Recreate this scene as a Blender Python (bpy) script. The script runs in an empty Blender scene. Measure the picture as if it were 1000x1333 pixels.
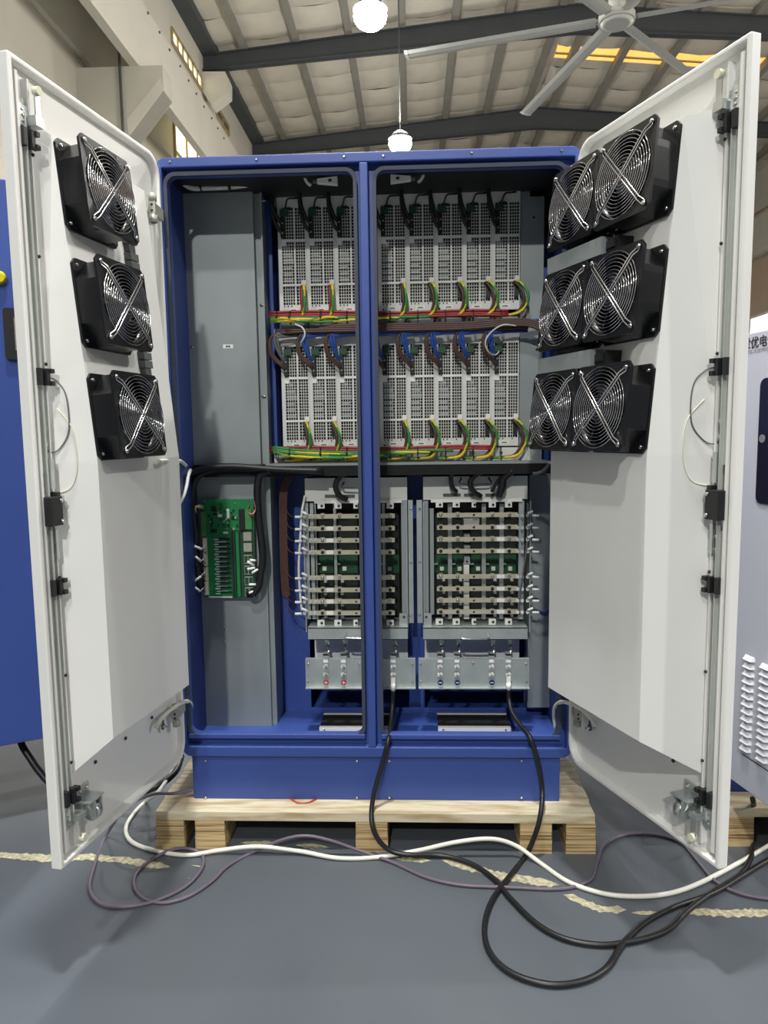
import bpy, math, random
from mathutils import Vector, Matrix
random.seed(7)
D = bpy.data
SC = bpy.context.scene
COL = SC.collection

# ------------------------------------------------------------------ camera
CAM = Vector((0.131, -2.1984, 1.3086))
YAW, PIT, ROL, FPX = -0.0414, -0.1088, -0.0134, 936.0
_fw = Vector((math.sin(YAW) * math.cos(PIT), math.cos(YAW) * math.cos(PIT), math.sin(PIT)))
_rt = Vector((math.cos(YAW), -math.sin(YAW), 0))
_up = _rt.cross(_fw)
RT = _rt * math.cos(ROL) + _up * math.sin(ROL)
UP = -_rt * math.sin(ROL) + _up * math.cos(ROL)
FW = _fw
cd = D.cameras.new('camera')
cam = D.objects.new('camera', cd)
COL.objects.link(cam)
cd.sensor_fit = 'HORIZONTAL'
cd.sensor_width = 36
cd.lens = 36 * FPX / 1000
cd.clip_end = 200
cd.clip_start = 0.02
cam.matrix_world = Matrix(((RT.x, UP.x, -FW.x, CAM.x), (RT.y, UP.y, -FW.y, CAM.y), (RT.z, UP.z, -FW.z, CAM.z), (0, 0, 0, 1)))
SC.camera = cam

# ------------------------------------------------------------------ world, light, exposure
w = D.worlds.new('hall_ambient')
SC.world = w
w.use_nodes = True
w.node_tree.nodes['Background'].inputs[0].default_value = (0.93, 0.95, 1.0, 1)
w.node_tree.nodes['Background'].inputs[1].default_value = 0.10
SC.view_settings.view_transform = 'Standard'
SC.view_settings.look = 'None'
SC.view_settings.gamma = 1
SC.view_settings.exposure = 0.25
SC.view_settings.use_curve_mapping = False

LAMP_W, FILL_W = 260, 170
def area(name, loc, power, size, col=(1, 0.985, 0.95), kind='AREA'):
    l = D.lights.new(name, kind)
    if kind == 'AREA':
        l.shape = 'DISK'
        l.size = size
    else:
        l.shadow_soft_size = size
    l.energy = power
    l.color = col
    o = D.objects.new(name, l)
    o.location = loc
    COL.objects.link(o)
    return o
# the high bay lamps of the same rows that hang over and behind the photographer, and the row by the far side
for (lx, ly, lw) in ((-0.9, 5.5, 0.8), (-0.2, -1.0, 1.5), (-1.0, -5.7, 0.8), (-1.0, -11.3, 3.6), (10.7, 11.1, 1.0), (10.7, 16.7, 1.0), (10.7, 5.5, 2.2), (10.7, -0.1, 2.4), (10.7, -5.7, 2.0), (-0.2, 22.3, 1.0)):
    area('high_bay_light', (lx, ly, 8.4), LAMP_W * lw, 0.45)
    area('ceiling_fill', (lx, ly, 8.62), FILL_W * min(lw, 1.3), 0.3, kind='POINT')  # all-round light added at each lamp to brighten the ceiling

# ------------------------------------------------------------------ pixel helpers (photo is 1000 x 1333)
def ray(px, py):
    return FW * FPX + RT * (px - 500) - UP * (py - 666.5)
def onp(px, py, P, N):
    d = ray(px, py)
    return CAM + d * ((P - CAM).dot(N) / d.dot(N))
def A(px, py, y):
    return onp(px, py, Vector((0, y, 0)), Vector((0, 1, 0)))
def Zp(px, py, z):
    return onp(px, py, Vector((0, 0, z)), Vector((0, 0, 1)))
def Xp(px, py, x):
    return onp(px, py, Vector((x, 0, 0)), Vector((1, 0, 0)))

# ------------------------------------------------------------------ materials
def lin(c):
    c = c / 255.0
    return c / 12.92 if c <= 0.04045 else ((c + 0.055) / 1.055) ** 2.4
def C(r, g, b):
    return (lin(r), lin(g), lin(b), 1)
MATS = {}
def mat(name, col, rough=0.5, metal=0.0, var=0.06, scale=6.0, bump=0.0, bscale=60.0, stretch=None, emit=None, es=0.0, alpha=None, coat=0.0, trans=0.0, spec=0.5):
    m = D.materials.new(name)
    m.use_nodes = True
    nt = m.node_tree
    bs = nt.nodes['Principled BSDF']
    bs.inputs['Roughness'].default_value = rough
    bs.inputs['Metallic'].default_value = metal
    bs.inputs['Coat Weight'].default_value = coat
    bs.inputs['Specular IOR Level'].default_value = spec
    if trans:
        bs.inputs['Transmission Weight'].default_value = trans
    c = C(*col)
    tc = nt.nodes.new('ShaderNodeTexCoord')
    mp = nt.nodes.new('ShaderNodeMapping')
    if stretch:
        mp.inputs['Scale'].default_value = stretch
    nt.links.new(tc.outputs['Object'], mp.inputs[0])
    nz = nt.nodes.new('ShaderNodeTexNoise')
    nz.inputs['Scale'].default_value = scale
    nz.inputs['Detail'].default_value = 5
    nt.links.new(mp.outputs[0], nz.inputs['Vector'])
    rp = nt.nodes.new('ShaderNodeValToRGB')
    rp.color_ramp.elements[0].position = 0.3
    rp.color_ramp.elements[1].position = 0.7
    rp.color_ramp.elements[0].color = tuple(x * (1 - var) for x in c[:3]) + (1,)
    rp.color_ramp.elements[1].color = tuple(min(1, x * (1 + var)) for x in c[:3]) + (1,)
    nt.links.new(nz.outputs[0], rp.inputs[0])
    nt.links.new(rp.outputs[0], bs.inputs['Base Color'])
    if bump:
        n2 = nt.nodes.new('ShaderNodeTexNoise')
        n2.inputs['Scale'].default_value = bscale
        n2.inputs['Detail'].default_value = 3
        nt.links.new(mp.outputs[0], n2.inputs['Vector'])
        b = nt.nodes.new('ShaderNodeBump')
        b.inputs['Strength'].default_value = bump
        b.inputs['Distance'].default_value = 0.002
        nt.links.new(n2.outputs[0], b.inputs['Height'])
        nt.links.new(b.outputs[0], bs.inputs['Normal'])
    if emit:
        bs.inputs['Emission Color'].default_value = C(*emit)
        bs.inputs['Emission Strength'].default_value = es
    MATS[name] = m
    return m
def wood_mat(name, base, dark, layered=True):
    m = mat(name, base, 0.75)
    nt = m.node_tree
    bs = nt.nodes['Principled BSDF']
    tc = nt.nodes.new('ShaderNodeTexCoord')
    mp = nt.nodes.new('ShaderNodeMapping')
    mp.inputs['Scale'].default_value = (3, 3, 160) if layered else (6, 40, 40)
    nz = nt.nodes.new('ShaderNodeTexNoise')
    nz.inputs['Scale'].default_value = 1.0
    nz.inputs['Detail'].default_value = 6
    nt.links.new(tc.outputs['Object'], mp.inputs[0])
    nt.links.new(mp.outputs[0], nz.inputs['Vector'])
    rp = nt.nodes.new('ShaderNodeValToRGB')
    rp.color_ramp.elements[0].position = 0.36
    rp.color_ramp.elements[0].color = C(*dark)
    rp.color_ramp.elements[1].position = 0.56
    rp.color_ramp.elements[1].color = C(*base)
    nt.links.new(nz.outputs[0], rp.inputs[0])
    nt.links.new(rp.outputs[0], bs.inputs['Base Color'])
    return m
mat('blue', (56, 80, 152), 0.42, 0, 0.05, 4, 0.15, 900)
mat('shaded_blue', (46, 66, 132), 0.55, 0, 0.05, 4)  # darker copy of the blue paint, with interior shade in its colour
mat('white', (232, 232, 228), 0.38, 0, 0.02, 3, 0.05, 500)
mat('galv', (176, 184, 182), 0.48, 0.55, 0.10, 16)
mat('galvdull', (150, 158, 158), 0.55, 0.35, 0.07, 5)
mat('zinc', (196, 202, 200), 0.32, 0.8, 0.10, 30)
mat('chrome', (225, 226, 228), 0.12, 1.0, 0.02, 5)
mat('nickel', (226, 218, 190), 0.36, 0.7, 0.06, 20)
mat('plate', (222, 223, 216), 0.5, 0.0, 0.05, 10)
mat('black', (26, 27, 29), 0.5, 0, 0.1, 10)
mat('gloss', (22, 23, 25), 0.3, 0, 0.08, 4, coat=0.1)
mat('rodgrey', (190, 194, 188), 0.45, 0.2, 0.06, 10)
mat('fanblade', (34, 35, 40), 0.35, 0, 0.08, 6)
mat('rubber', (24, 25, 27), 0.42, 0, 0.12, 30)
mat('shaded_gasket', (58, 66, 84), 0.6, 0, 0.05, 20)  # darkened: the shade on the sealing lips is put into this colour
mat('steelgrey', (92, 94, 92), 0.7, 0, 0.06, 10)
mat('hinge', (176, 178, 166), 0.5, 0.3, 0.08, 30)
mat('screw', (215, 216, 214), 0.22, 1.0, 0.05, 60)
mat('darkscrew', (70, 72, 72), 0.35, 0.9, 0.05, 60)
mat('brown', (80, 56, 50), 0.5, 0, 0.08, 30)
mat('red', (150, 46, 46), 0.45, 0, 0.06, 30)
mat('wireblue', (38, 78, 158), 0.42, 0, 0.06, 30)
mat('yellow', (226, 200, 34), 0.42, 0, 0.05, 30)
mat('green', (52, 132, 58), 0.45, 0, 0.08, 30)
mat('greywire', (98, 100, 102), 0.5, 0, 0.06, 30)
mat('whitecable', (228, 228, 216), 0.45, 0, 0.03, 10)
mat('purple', (104, 94, 108), 0.5, 0, 0.06, 20)
mat('orange', (190, 70, 36), 0.5, 0, 0.06, 20)
mat('paper', (240, 240, 236), 0.6, 0, 0.02, 20)
mat('ink', (44, 44, 48), 0.6, 0, 0.02, 20)
mat('pcb', (26, 128, 70), 0.45, 0, 0.10, 60)
mat('pcbdark', (28, 74, 48), 0.5, 0, 0.12, 60)
mat('pcbgreen', (74, 142, 78), 0.5, 0, 0.08, 60)
mat('chip', (22, 30, 26), 0.5, 0, 0.1, 60)
mat('connector', (222, 220, 196), 0.5, 0, 0.04, 60)
mat('decal_red', (200, 40, 56), 0.5, 0, 0.03, 60)
mat('decal_blue', (34, 44, 116), 0.5, 0, 0.03, 60)
mat('brush', (14, 15, 17), 0.8, 0, 0.2, 200)
mat('concrete', (205, 201, 188), 0.85, 0, 0.05, 0.8)
mat('concrete_beam', (220, 216, 203), 0.85, 0, 0.04, 0.8)
mat('insulation', (226, 219, 203), 0.8, 0, 0.06, 1.5, 0.4, 6)
mat('steelbeam', (74, 78, 80), 0.6, 0, 0.06, 2)
mat('steelpurlin', (150, 147, 138), 0.6, 0, 0.08, 2)
mat('fanwhite', (214, 214, 208), 0.4, 0, 0.03, 2)
mat('skylight', (250, 200, 120), 0.5, emit=(255, 190, 96), es=1.0, var=0.2, scale=3)
mat('daylight', (250, 248, 230), 0.5, emit=(255, 246, 206), es=1.6, var=0.02)
mat('brightday', (255, 255, 255), 0.5, emit=(255, 252, 250), es=2.4, var=0.02)
mat('lens', (255, 255, 255), 0.5, emit=(255, 255, 252), es=60, var=0.0)
mat('windowbar', (176, 158, 120), 0.6)
mat('doorgrey', (200, 203, 214), 0.45, 0, 0.02, 3)
mat('louvre', (226, 228, 234), 0.4, 0, 0.02, 3)
mat('logo', (66, 62, 66), 0.5)
mat('logolight', (150, 152, 156), 0.5)
mat('screen', (34, 34, 48), 0.2, coat=0.3)
mat('screengrey', (132, 132, 136), 0.4)
mat('button', (232, 212, 20), 0.35)
mat('tape', (176, 170, 142), 0.85, 0, 0.45, 70, 0.6, 90)
mat('pink', (226, 202, 180), 0.8, 0, 0.03, 1)
wood_mat('ply', (204, 180, 132), (120, 90, 54))
wood_mat('board', (214, 204, 176), (180, 160, 122), False)
wood_mat('boardtop', (222, 208, 176), (196, 172, 128), False)

def floor_material():
    m = mat('floor', (92, 98, 104), 0.42)
    nt = m.node_tree
    bs = nt.nodes['Principled BSDF']
    tc = nt.nodes.new('ShaderNodeTexCoord')
    def noise(s, d=6):
        n = nt.nodes.new('ShaderNodeTexNoise')
        n.inputs['Scale'].default_value = s
        n.inputs['Detail'].default_value = d
        nt.links.new(tc.outputs['Object'], n.inputs['Vector'])
        return n
    a = noise(0.9)
    r = nt.nodes.new('ShaderNodeValToRGB')
    r.color_ramp.elements[0].position = 0.3
    r.color_ramp.elements[0].color = C(76, 82, 89)
    r.color_ramp.elements[1].position = 0.72
    r.color_ramp.elements[1].color = C(93, 99, 105)
    nt.links.new(a.outputs[0], r.inputs[0])
    v = nt.nodes.new('ShaderNodeTexNoise')          # small worn specks of bare concrete
    v.inputs['Scale'].default_value = 26
    v.inputs['Detail'].default_value = 2
    nt.links.new(tc.outputs['Object'], v.inputs['Vector'])
    r2 = nt.nodes.new('ShaderNodeValToRGB')
    r2.color_ramp.elements[0].position = 0.765
    r2.color_ramp.elements[0].color = (0, 0, 0, 1)
    r2.color_ramp.elements[1].position = 0.79
    r2.color_ramp.elements[1].color = (0.7, 0.7, 0.7, 1)
    nt.links.new(v.outputs[0], r2.inputs[0])
    mx = nt.nodes.new('ShaderNodeMixRGB')
    nt.links.new(r2.outputs[0], mx.inputs[0])
    nt.links.new(r.outputs[0], mx.inputs[1])
    mx.inputs[2].default_value = C(190, 188, 176)
    nt.links.new(mx.outputs[0], bs.inputs['Base Color'])
    rr = noise(2.5)
    mr = nt.nodes.new('ShaderNodeMapRange')
    mr.inputs[3].default_value = 0.34
    mr.inputs[4].default_value = 0.5
    nt.links.new(rr.outputs[0], mr.inputs[0])
    nt.links.new(mr.outputs[0], bs.inputs['Roughness'])
floor_material()

# ------------------------------------------------------------------ mesh helpers
I4 = Matrix.Identity(4)
class MB:
    def __init__(s):
        s.v = []; s.f = []; s.m = []; s.sm = []
    def face(s, ids, mi=0, sm=False):
        s.f.append(ids); s.m.append(mi); s.sm.append(sm)
    def poly(s, pts, mi=0):
        b = len(s.v)
        s.v += [Vector(p) for p in pts]
        s.face(tuple(range(b, b + len(pts))), mi)
        return s
    def box(s, lo, hi, mi=0, M=None):
        x0, y0, z0 = lo; x1, y1, z1 = hi
        p = [(x0, y0, z0), (x1, y0, z0), (x1, y1, z0), (x0, y1, z0), (x0, y0, z1), (x1, y0, z1), (x1, y1, z1), (x0, y1, z1)]
        return s.hexa(p, mi, M)
    def hexa(s, p, mi=0, M=None):
        b = len(s.v)
        s.v += [(M @ Vector(q)) if M else Vector(q) for q in p]
        for q in ((0, 3, 2, 1), (4, 5, 6, 7), (0, 1, 5, 4), (1, 2, 6, 5), (2, 3, 7, 6), (3, 0, 4, 7)):
            s.face(tuple(b + i for i in q), mi)
        return s
    def cbox(s, c, d, mi=0, M=None):
        return s.box([c[i] - d[i] / 2 for i in range(3)], [c[i] + d[i] / 2 for i in range(3)], mi, M)
    def cyl(s, a, b, r, n=12, r2=None, mi=0, caps=True, sm=True):
        a = Vector(a); b = Vector(b); ax = (b - a).normalized()
        t = ax.orthogonal().normalized(); q = ax.cross(t)
        r2 = r if r2 is None else r2
        k = len(s.v)
        for P, R in ((a, r), (b, r2)):
            for i in range(n):
                an = 2 * math.pi * i / n
                s.v.append(P + (t * math.cos(an) + q * math.sin(an)) * R)
        for i in range(n):
            j = (i + 1) % n
            s.face((k + i, k + j, k + n + j, k + n + i), mi, sm)
        if caps:
            s.face(tuple(k + n - 1 - i for i in range(n)), mi)
            s.face(tuple(k + n + i for i in range(n)), mi)
        return s
    def tube(s, pts, r, n=8, mi=0, smooth=5, closed=False, stripe=None):
        pts = [Vector(p) for p in pts]
        if smooth and len(pts) > 2:
            q = []
            N = len(pts)
            rng = range(N if closed else N - 1)
            for i in rng:
                p0 = pts[(i - 1) % N] if (closed or i > 0) else pts[0] * 2 - pts[1]
                p1 = pts[i]; p2 = pts[(i + 1) % N]
                p3 = pts[(i + 2) % N] if (closed or i + 2 < N) else pts[-1] * 2 - pts[-2]
                for k in range(smooth):
                    t = k / smooth
                    q.append(0.5 * ((2 * p1) + (p2 - p0) * t + (2 * p0 - 5 * p1 + 4 * p2 - p3) * t * t + (3 * p1 - p0 - 3 * p2 + p3) * t ** 3))
            if not closed:
                q.append(pts[-1])
            pts = q
        N = len(pts)
        b0 = len(s.v)
        T = []
        for i in range(N):
            a = pts[(i - 1) % N] if (closed or i > 0) else pts[0]
            b = pts[(i + 1) % N] if (closed or i < N - 1) else pts[-1]
            d = b - a
            T.append(d.normalized() if d.length > 1e-9 else Vector((0, 0, 1)))
        nv = T[0].orthogonal().normalized()
        for i in range(N):
            nv = nv - T[i] * nv.dot(T[i])
            nv = nv.normalized() if nv.length > 1e-6 else T[i].orthogonal().normalized()
            bv = T[i].cross(nv)
            for k in range(n):
                an = 2 * math.pi * k / n
                s.v.append(pts[i] + (nv * math.cos(an) + bv * math.sin(an)) * r)
        for i in range(N if closed else N - 1):
            j = (i + 1) % N
            for k in range(n):
                l = (k + 1) % n
                mm = mi
                if stripe is not None and (k + i // 3) % n < n * 0.4:
                    mm = stripe
                s.face((b0 + i * n + k, b0 + i * n + l, b0 + j * n + l, b0 + j * n + k), mm, True)
        if not closed:
            s.face(tuple(b0 + n - 1 - k for k in range(n)), mi)
            s.face(tuple(b0 + (N - 1) * n + k for k in range(n)), mi)
        return s
    def prism(s, outline, d, mi=0, hole=None):
        """outline: list of Vector; d: extrude Vector; hole: inner outline with the same count"""
        n = len(outline); b = len(s.v)
        O = [Vector(p) for p in outline]
        s.v += O + [p + d for p in O]
        for i in range(n):
            j = (i + 1) % n
            s.face((b + i, b + j, b + n + j, b + n + i), mi)
        if hole is None:
            s.face(tuple(b + n - 1 - i for i in range(n)), mi)
            s.face(tuple(b + n + i for i in range(n)), mi)
        else:
            H = [Vector(p) for p in hole]; h = len(s.v)
            s.v += H + [p + d for p in H]
            for i in range(n):
                j = (i + 1) % n
                s.face((h + j, h + i, h + n + i, h + n + j), mi)
                s.face((b + j, b + i, h + i, h + j), mi)
                s.face((b + n + i, b + n + j, h + n + j, h + n + i), mi)
        return s
    def sphere(s, c, r, mi=0, n=8, sc=(1, 1, 1)):
        c = Vector(c); b = len(s.v); m = n // 2
        for i in range(m + 1):
            th = math.pi * i / m
            for k in range(n):
                ph = 2 * math.pi * k / n
                s.v.append(c + Vector((r * math.sin(th) * math.cos(ph) * sc[0], r * math.sin(th) * math.sin(ph) * sc[1], r * math.cos(th) * sc[2])))
        for i in range(m):
            for k in range(n):
                l = (k + 1) % n
                s.face((b + i * n + k, b + (i + 1) * n + k, b + (i + 1) * n + l, b + i * n + l), mi, True)
        return s
    def xf(s, M):
        s.v = [M @ v for v in s.v]
        return s
    def mesh(s, name, mats):
        me = D.meshes.new(name)
        me.from_pydata([tuple(v) for v in s.v], [], s.f)
        for m in (mats if isinstance(mats, (list, tuple)) else [mats]):
            me.materials.append(MATS[m])
        for p, mi, sm in zip(me.polygons, s.m, s.sm):
            p.material_index = mi
            p.use_smooth = sm
        me.update()
        return me
WORLD = {}     # object name -> world matrix
def link(o):
    COL.objects.link(o)
def obj(name, mb, mats, parent=None, local=False, label=None, bevel=0.0):
    """one mesh object; vertices in world coordinates unless local"""
    me = mb.mesh(name, mats) if isinstance(mb, MB) else mb
    o = D.objects.new(name, me)
    link(o)
    if parent:
        o.parent = parent
        if not local:
            o.matrix_parent_inverse = WORLD.get(parent.name, I4).inverted()
    if label:
        o['label'] = label
    if bevel:
        b = o.modifiers.new('bevel', 'BEVEL')
        b.width = bevel; b.segments = 2; b.limit_method = 'ANGLE'
    return o
def tag(o, label, cat, group=None):
    o['label'] = label
    o['category'] = cat
    if group:
        o['group'] = group
    return o
def thing(name, label, cat, loc=(0, 0, 0), group=None, M=None):
    o = D.objects.new(name, None)
    o.empty_display_size = 0.05
    link(o)
    if M is None:
        M = Matrix.Translation(loc)
    o.location = M.to_translation()
    o.rotation_euler = M.to_euler()
    WORLD[o.name] = M
    return tag(o, label, cat, group)
def struct(name, mb, mats, label=None, bevel=0):
    o = obj(name, mb, mats, bevel=bevel)
    o['kind'] = 'structure'
    if label:
        o['label'] = label
    return o
def copy_tree(root, label, M, group=None):
    r = root.copy()
    link(r)
    r.location = M.to_translation()
    r.rotation_euler = M.to_euler()
    r['label'] = label
    if group:
        r['group'] = group
    for ch in list(root.children):
        c = ch.copy(); link(c); c.parent = r
        for g in list(ch.children):
            d = g.copy(); link(d); d.parent = c
    return r
def rrect(x0, x1, z0, z1, r, y, n=5):
    """rounded rectangle outline in the XZ plane; r = radii (bottom left, bottom right, top right, top left)"""
    out = []
    if not isinstance(r, (list, tuple)):
        r = (r,) * 4
    for (cx, cz, rr, a0) in ((x0 + r[0], z0 + r[0], r[0], 180), (x1 - r[1], z0 + r[1], r[1], 270), (x1 - r[2], z1 - r[2], r[2], 0), (x0 + r[3], z1 - r[3], r[3], 90)):
        for k in range(n):
            a = math.radians(a0 + 90 * k / (n - 1))
            out.append(Vector((cx + rr * math.cos(a), y, cz + rr * math.sin(a))))
    return out
def text_mesh(txt, size, name='lettering', bold=0.0):
    cu = D.curves.new(name, 'FONT')
    cu.body = txt
    cu.size = size
    cu.extrude = 0.0004
    cu.offset = bold
    cu.align_x = 'LEFT'
    o = D.objects.new(name, cu)
    link(o)
    dg = bpy.context.evaluated_depsgraph_get()
    me = D.meshes.new_from_object(o.evaluated_get(dg))
    D.objects.remove(o)
    return me
ORD = ['first', 'second', 'third', 'fourth', 'fifth', 'sixth', 'seventh', 'eighth', 'ninth', 'tenth', 'eleventh', 'twelfth', 'thirteenth', 'fourteenth', 'fifteenth', 'sixteenth']

# ================================================================== THE HALL
ZR = lambda x: 12.88 + (x + 6.2) * 0.093 if x < 5.1 else 12.88 + 11.3 * 0.093 - (x - 5.1) * 0.093   # underside of the purlins
struct('floor', MB().box((-9, -14, -0.1), (18, 46, 0)), 'floor', 'dark grey painted factory floor')
WL, WU, BI = -7.05, -6.2, -5.66
wl = struct('wall_left', MB().box((WL - 0.3, -4, 0), (WL, 46, 13.2)), 'concrete', 'pale concrete wall along the left of the hall')
obj('upper_wall', MB().box((WU - 0.25, -4, 10.72), (WU, 46, 13.3)), 'concrete_beam', wl)
obj('crane_beam', MB().box((BI - 0.2, -4, 9.2), (BI, 46, 10.7)), 'concrete_beam', wl)
bz = Xp(45, 0, WL + 0.12).z
obj('ring_beam', MB().box((WL, -4, bz), (WL + 0.12, 46, 13.2)), 'concrete_beam', wl)
for (bx_, by_) in ((192, 17), (207, 42), (220, 65), (234, 86), (245, 105), (255, 122), (265, 139), (275, 154), (283, 167), (291, 180)):
    p = Xp(bx_, by_, BI)
    if p.z < 10.69:
        obj('bolt', MB().cyl((BI - 0.02, p.y, p.z), (BI + 0.03, p.y, p.z), 0.03, 8), 'steelgrey', wl)
def column(Y):
    d = Y - 14.2
    k = [Vector((p.x, Y - 0.28, p.z)) for p in (A(114, 60, 13.92), A(212, 60, 13.92), A(213, 118, 13.92), A(168, 178, 13.92), A(114, 178, 13.92))]
    xl, xr = WL, k[3].x
    zt = 9.2
    pts = [Vector((xl, Y - 0.28, 0)), Vector((xr, Y - 0.28, 0)), Vector((xr, Y - 0.28, k[3].z)), Vector((k[2].x, Y - 0.28, k[2].z)), Vector((k[2].x, Y - 0.28, zt)), Vector((xl, Y - 0.28, zt))]
    obj('column', MB().prism(pts, Vector((0, 0.56, 0))), 'concrete', wl)
    obj('haunch', MB().prism([pts[2] + Vector((0, -0.01, 0)), pts[3] + Vector((0, -0.01, 0)), pts[3] + Vector((-0.05, -0.01, 0.26)), pts[2] + Vector((-0.03, -0.01, 0.35))], Vector((0, 0.58, 0))), 'concrete_beam', wl)
for Y in (7.4, 14.2):
    column(Y)
p = A(155, 60, 13.9)
obj('conduit', MB().cyl((p.x, 13.88, 0), (p.x, 13.88, 11.0), 0.03, 8), 'steelgrey', wl)
co = [A(262, 93, 20.7), A(293, 93, 20.7), A(296, 101, 20.7), A(296, 120, 20.7), A(275, 136, 20.7), A(263, 118, 20.7)]
obj('corbel', MB().prism(list(reversed(co)), Vector((0, 0.6, 0))), 'concrete_beam', wl)
obj('corbel', MB().prism([v + Vector((0, 6.8, 0)) for v in reversed(co)], Vector((0, 0.6, 0))), 'concrete_beam', wl)
def wall_window(name, x, y0, y1, z0, z1, nc, nr, matn, barmat, lab, s=1):
    def bx(a, b):
        return MB().box((min(x + s * a[0], x + s * b[0]), a[1], a[2]), (max(x + s * a[0], x + s * b[0]), b[1], b[2]))
    o = struct(name, bx((-0.03, y0, z0), (-0.01, y1, z1)), barmat, lab)
    for i in range(nc):
        for j in range(nr):
            a = y0 + (y1 - y0) * (i + 0.07) / nc; b = y0 + (y1 - y0) * (i + 0.93) / nc
            c = z0 + (z1 - z0) * (j + 0.06) / nr; d = z0 + (z1 - z0) * (j + 0.94) / nr
            obj('pane', bx((-0.01, a, c), (0.015, b, d)), matn, o)
    for i in range(nc + 1):
        yy = y0 + (y1 - y0) * i / nc
        obj('mullion', bx((-0.01, yy - 0.05, z0), (0.05, yy + 0.05, z1)), barmat, o)
    for j in range(nr + 1):
        zz = z0 + (z1 - z0) * j / nr
        obj('transom', bx((-0.01, y0, zz - 0.05), (0.05, y1, zz + 0.05)), barmat, o)
    return o
a = Xp(226, 165, WL + 0.13)
wall_window('window_1', WL + 0.13, a.y, a.y + 4.6, a.z - 3.2, a.z + 0.55, 4, 3, 'daylight', 'windowbar', 'yellowish paned window high in the left wall behind the cabinet')
a = Xp(222, 32, WU); b = Xp(261, 110, WU)
wall_window('window_2', WU, a.y, b.y, 11.72, 12.08, 6, 1, 'daylight', 'windowbar', 'narrow clerestory window left of the first dark rafter')
a = Xp(281, 138, WU); b = Xp(297, 170, WU)
wall_window('window_3', WU, a.y, b.y, 11.7, 12.0, 2, 1, 'steelgrey', 'windowbar', 'narrow clerestory window just above the cabinet top')
wr = struct('wall_right', MB().box((16.4, -4, 0), (16.7, 46, 13.2)), 'pink', 'pale pinkish wall at the right of the hall')
obj('crane_beam', MB().box((15.6, -4, 9.2), (16.4, 46, 10.7)), 'concrete_beam', wr)
obj('upper_wall', MB().box((16.2, -4, 11.3), (16.4, 46, 13.2)), 'concrete_beam', wr)
for Y in (21.0, 27.8, 34.6):
    obj('column', MB().box((15.9, Y - 0.3, 0), (16.4, Y + 0.3, 9.2)), 'concrete', wr)
a = Xp(1000, 437, 16.4); b = Xp(1000, 405, 16.4)
wall_window('window_4', 16.4, 28.4, 40.0, a.z - 0.9, b.z, 2, 1, 'brightday', 'fanwhite', 'glaring white window strip at the right edge', -1)
struct('wall_back', MB().box((-7.3, 46, 0), (16.7, 46.3, 13.2)), 'concrete')

# roof: deck, purlins, rafters, sagging insulation panels
SL = math.atan(0.093)
roof = MB()
for (x0, x1) in ((-7.3, 5.1), (5.1, 16.7)):
    roof.hexa([(x0, -4, ZR(x0) + 0.55), (x1, -4, ZR(x1) + 0.55), (x1, 46, ZR(x1) + 0.55), (x0, 46, ZR(x0) + 0.55),
               (x0, -4, ZR(x0) + 0.65), (x1, -4, ZR(x1) + 0.65), (x1, 46, ZR(x1) + 0.65), (x0, 46, ZR(x0) + 0.65)])
ceil = struct('ceiling', roof, 'insulation', 'gable roof lined with pale quilted insulation between dark purlins')
PX = [-4.92 + 1.6 * k for k in range(7)] + [5.62 + 1.6 * k for k in range(7)]
def purlin(x, wd=0.15, h=0.24, name='purlin'):
    z = ZR(x)
    m = MB().box((x - wd / 2, 5, z), (x + wd / 2, 46, z + h)).box((x - wd / 2 - 0.002, 5, z - 0.012), (x + wd / 2 + 0.06, 46, z - 0.001))
    obj(name, m, 'steelpurlin', ceil)
for x in PX:
    purlin(x)
obj('eave_beam', MB().box((-6.2, 5, ZR(-6.2) - 0.02), (-5.75, 46, ZR(-6.2) + 0.3)), 'steelbeam', ceil)
# one insulation panel, sagging between purlins; copies share the mesh
def panel_mesh(wd, ln):
    m = MB(); nx, ny = 5, 6
    for j in range(ny + 1):
        for i in range(nx + 1):
            u = i / nx; v = j / ny
            sag = -0.075 * (1 - (2 * v - 1) ** 4) - 0.05 * (1 - (2 * u - 1) ** 2) + 0.012 * math.sin(9 * u + 5 * v)
            m.v.append(Vector(((u - 0.5) * wd, (v - 0.5) * ln, sag)))
    for j in range(ny):
        for i in range(nx):
            a = j * (nx + 1) + i
            m.face((a, a + nx + 1, a + nx + 2, a + 1), 0, True)
    return m.mesh('insulation_panel', 'insulation')
LN = 1.36
pm = panel_mesh(1.6, LN)
bays = []
xs = [-6.5] + PX[:7] + [5.1]
for i in range(len(xs) - 1):
    bays.append((xs[i], xs[i + 1], 1))
xs = [5.1] + PX[7:] + [16.5]
for i in range(len(xs) - 1):
    bays.append((xs[i], xs[i + 1], -1))
SKY = (23.72, 24.5)
for (x0, x1, s) in bays:
    xm = (x0 + x1) / 2
    for j in range(24):
        y = 10.1 + LN * (j + 0.5)
        if x0 > 4.9 and y - LN / 2 < SKY[1] and y + LN / 2 > SKY[0] and x1 < 13.6:
            continue
        o = D.objects.new('insulation_panel', pm)
        link(o); o.parent = ceil
        o.location = (xm, y, ZR(xm) + 0.27)
        o.rotation_euler = (0, -SL * s, 0)
        o.scale = ((x1 - x0) / 1.6 * 1.005, 1, random.uniform(0.6, 1.25))
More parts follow.
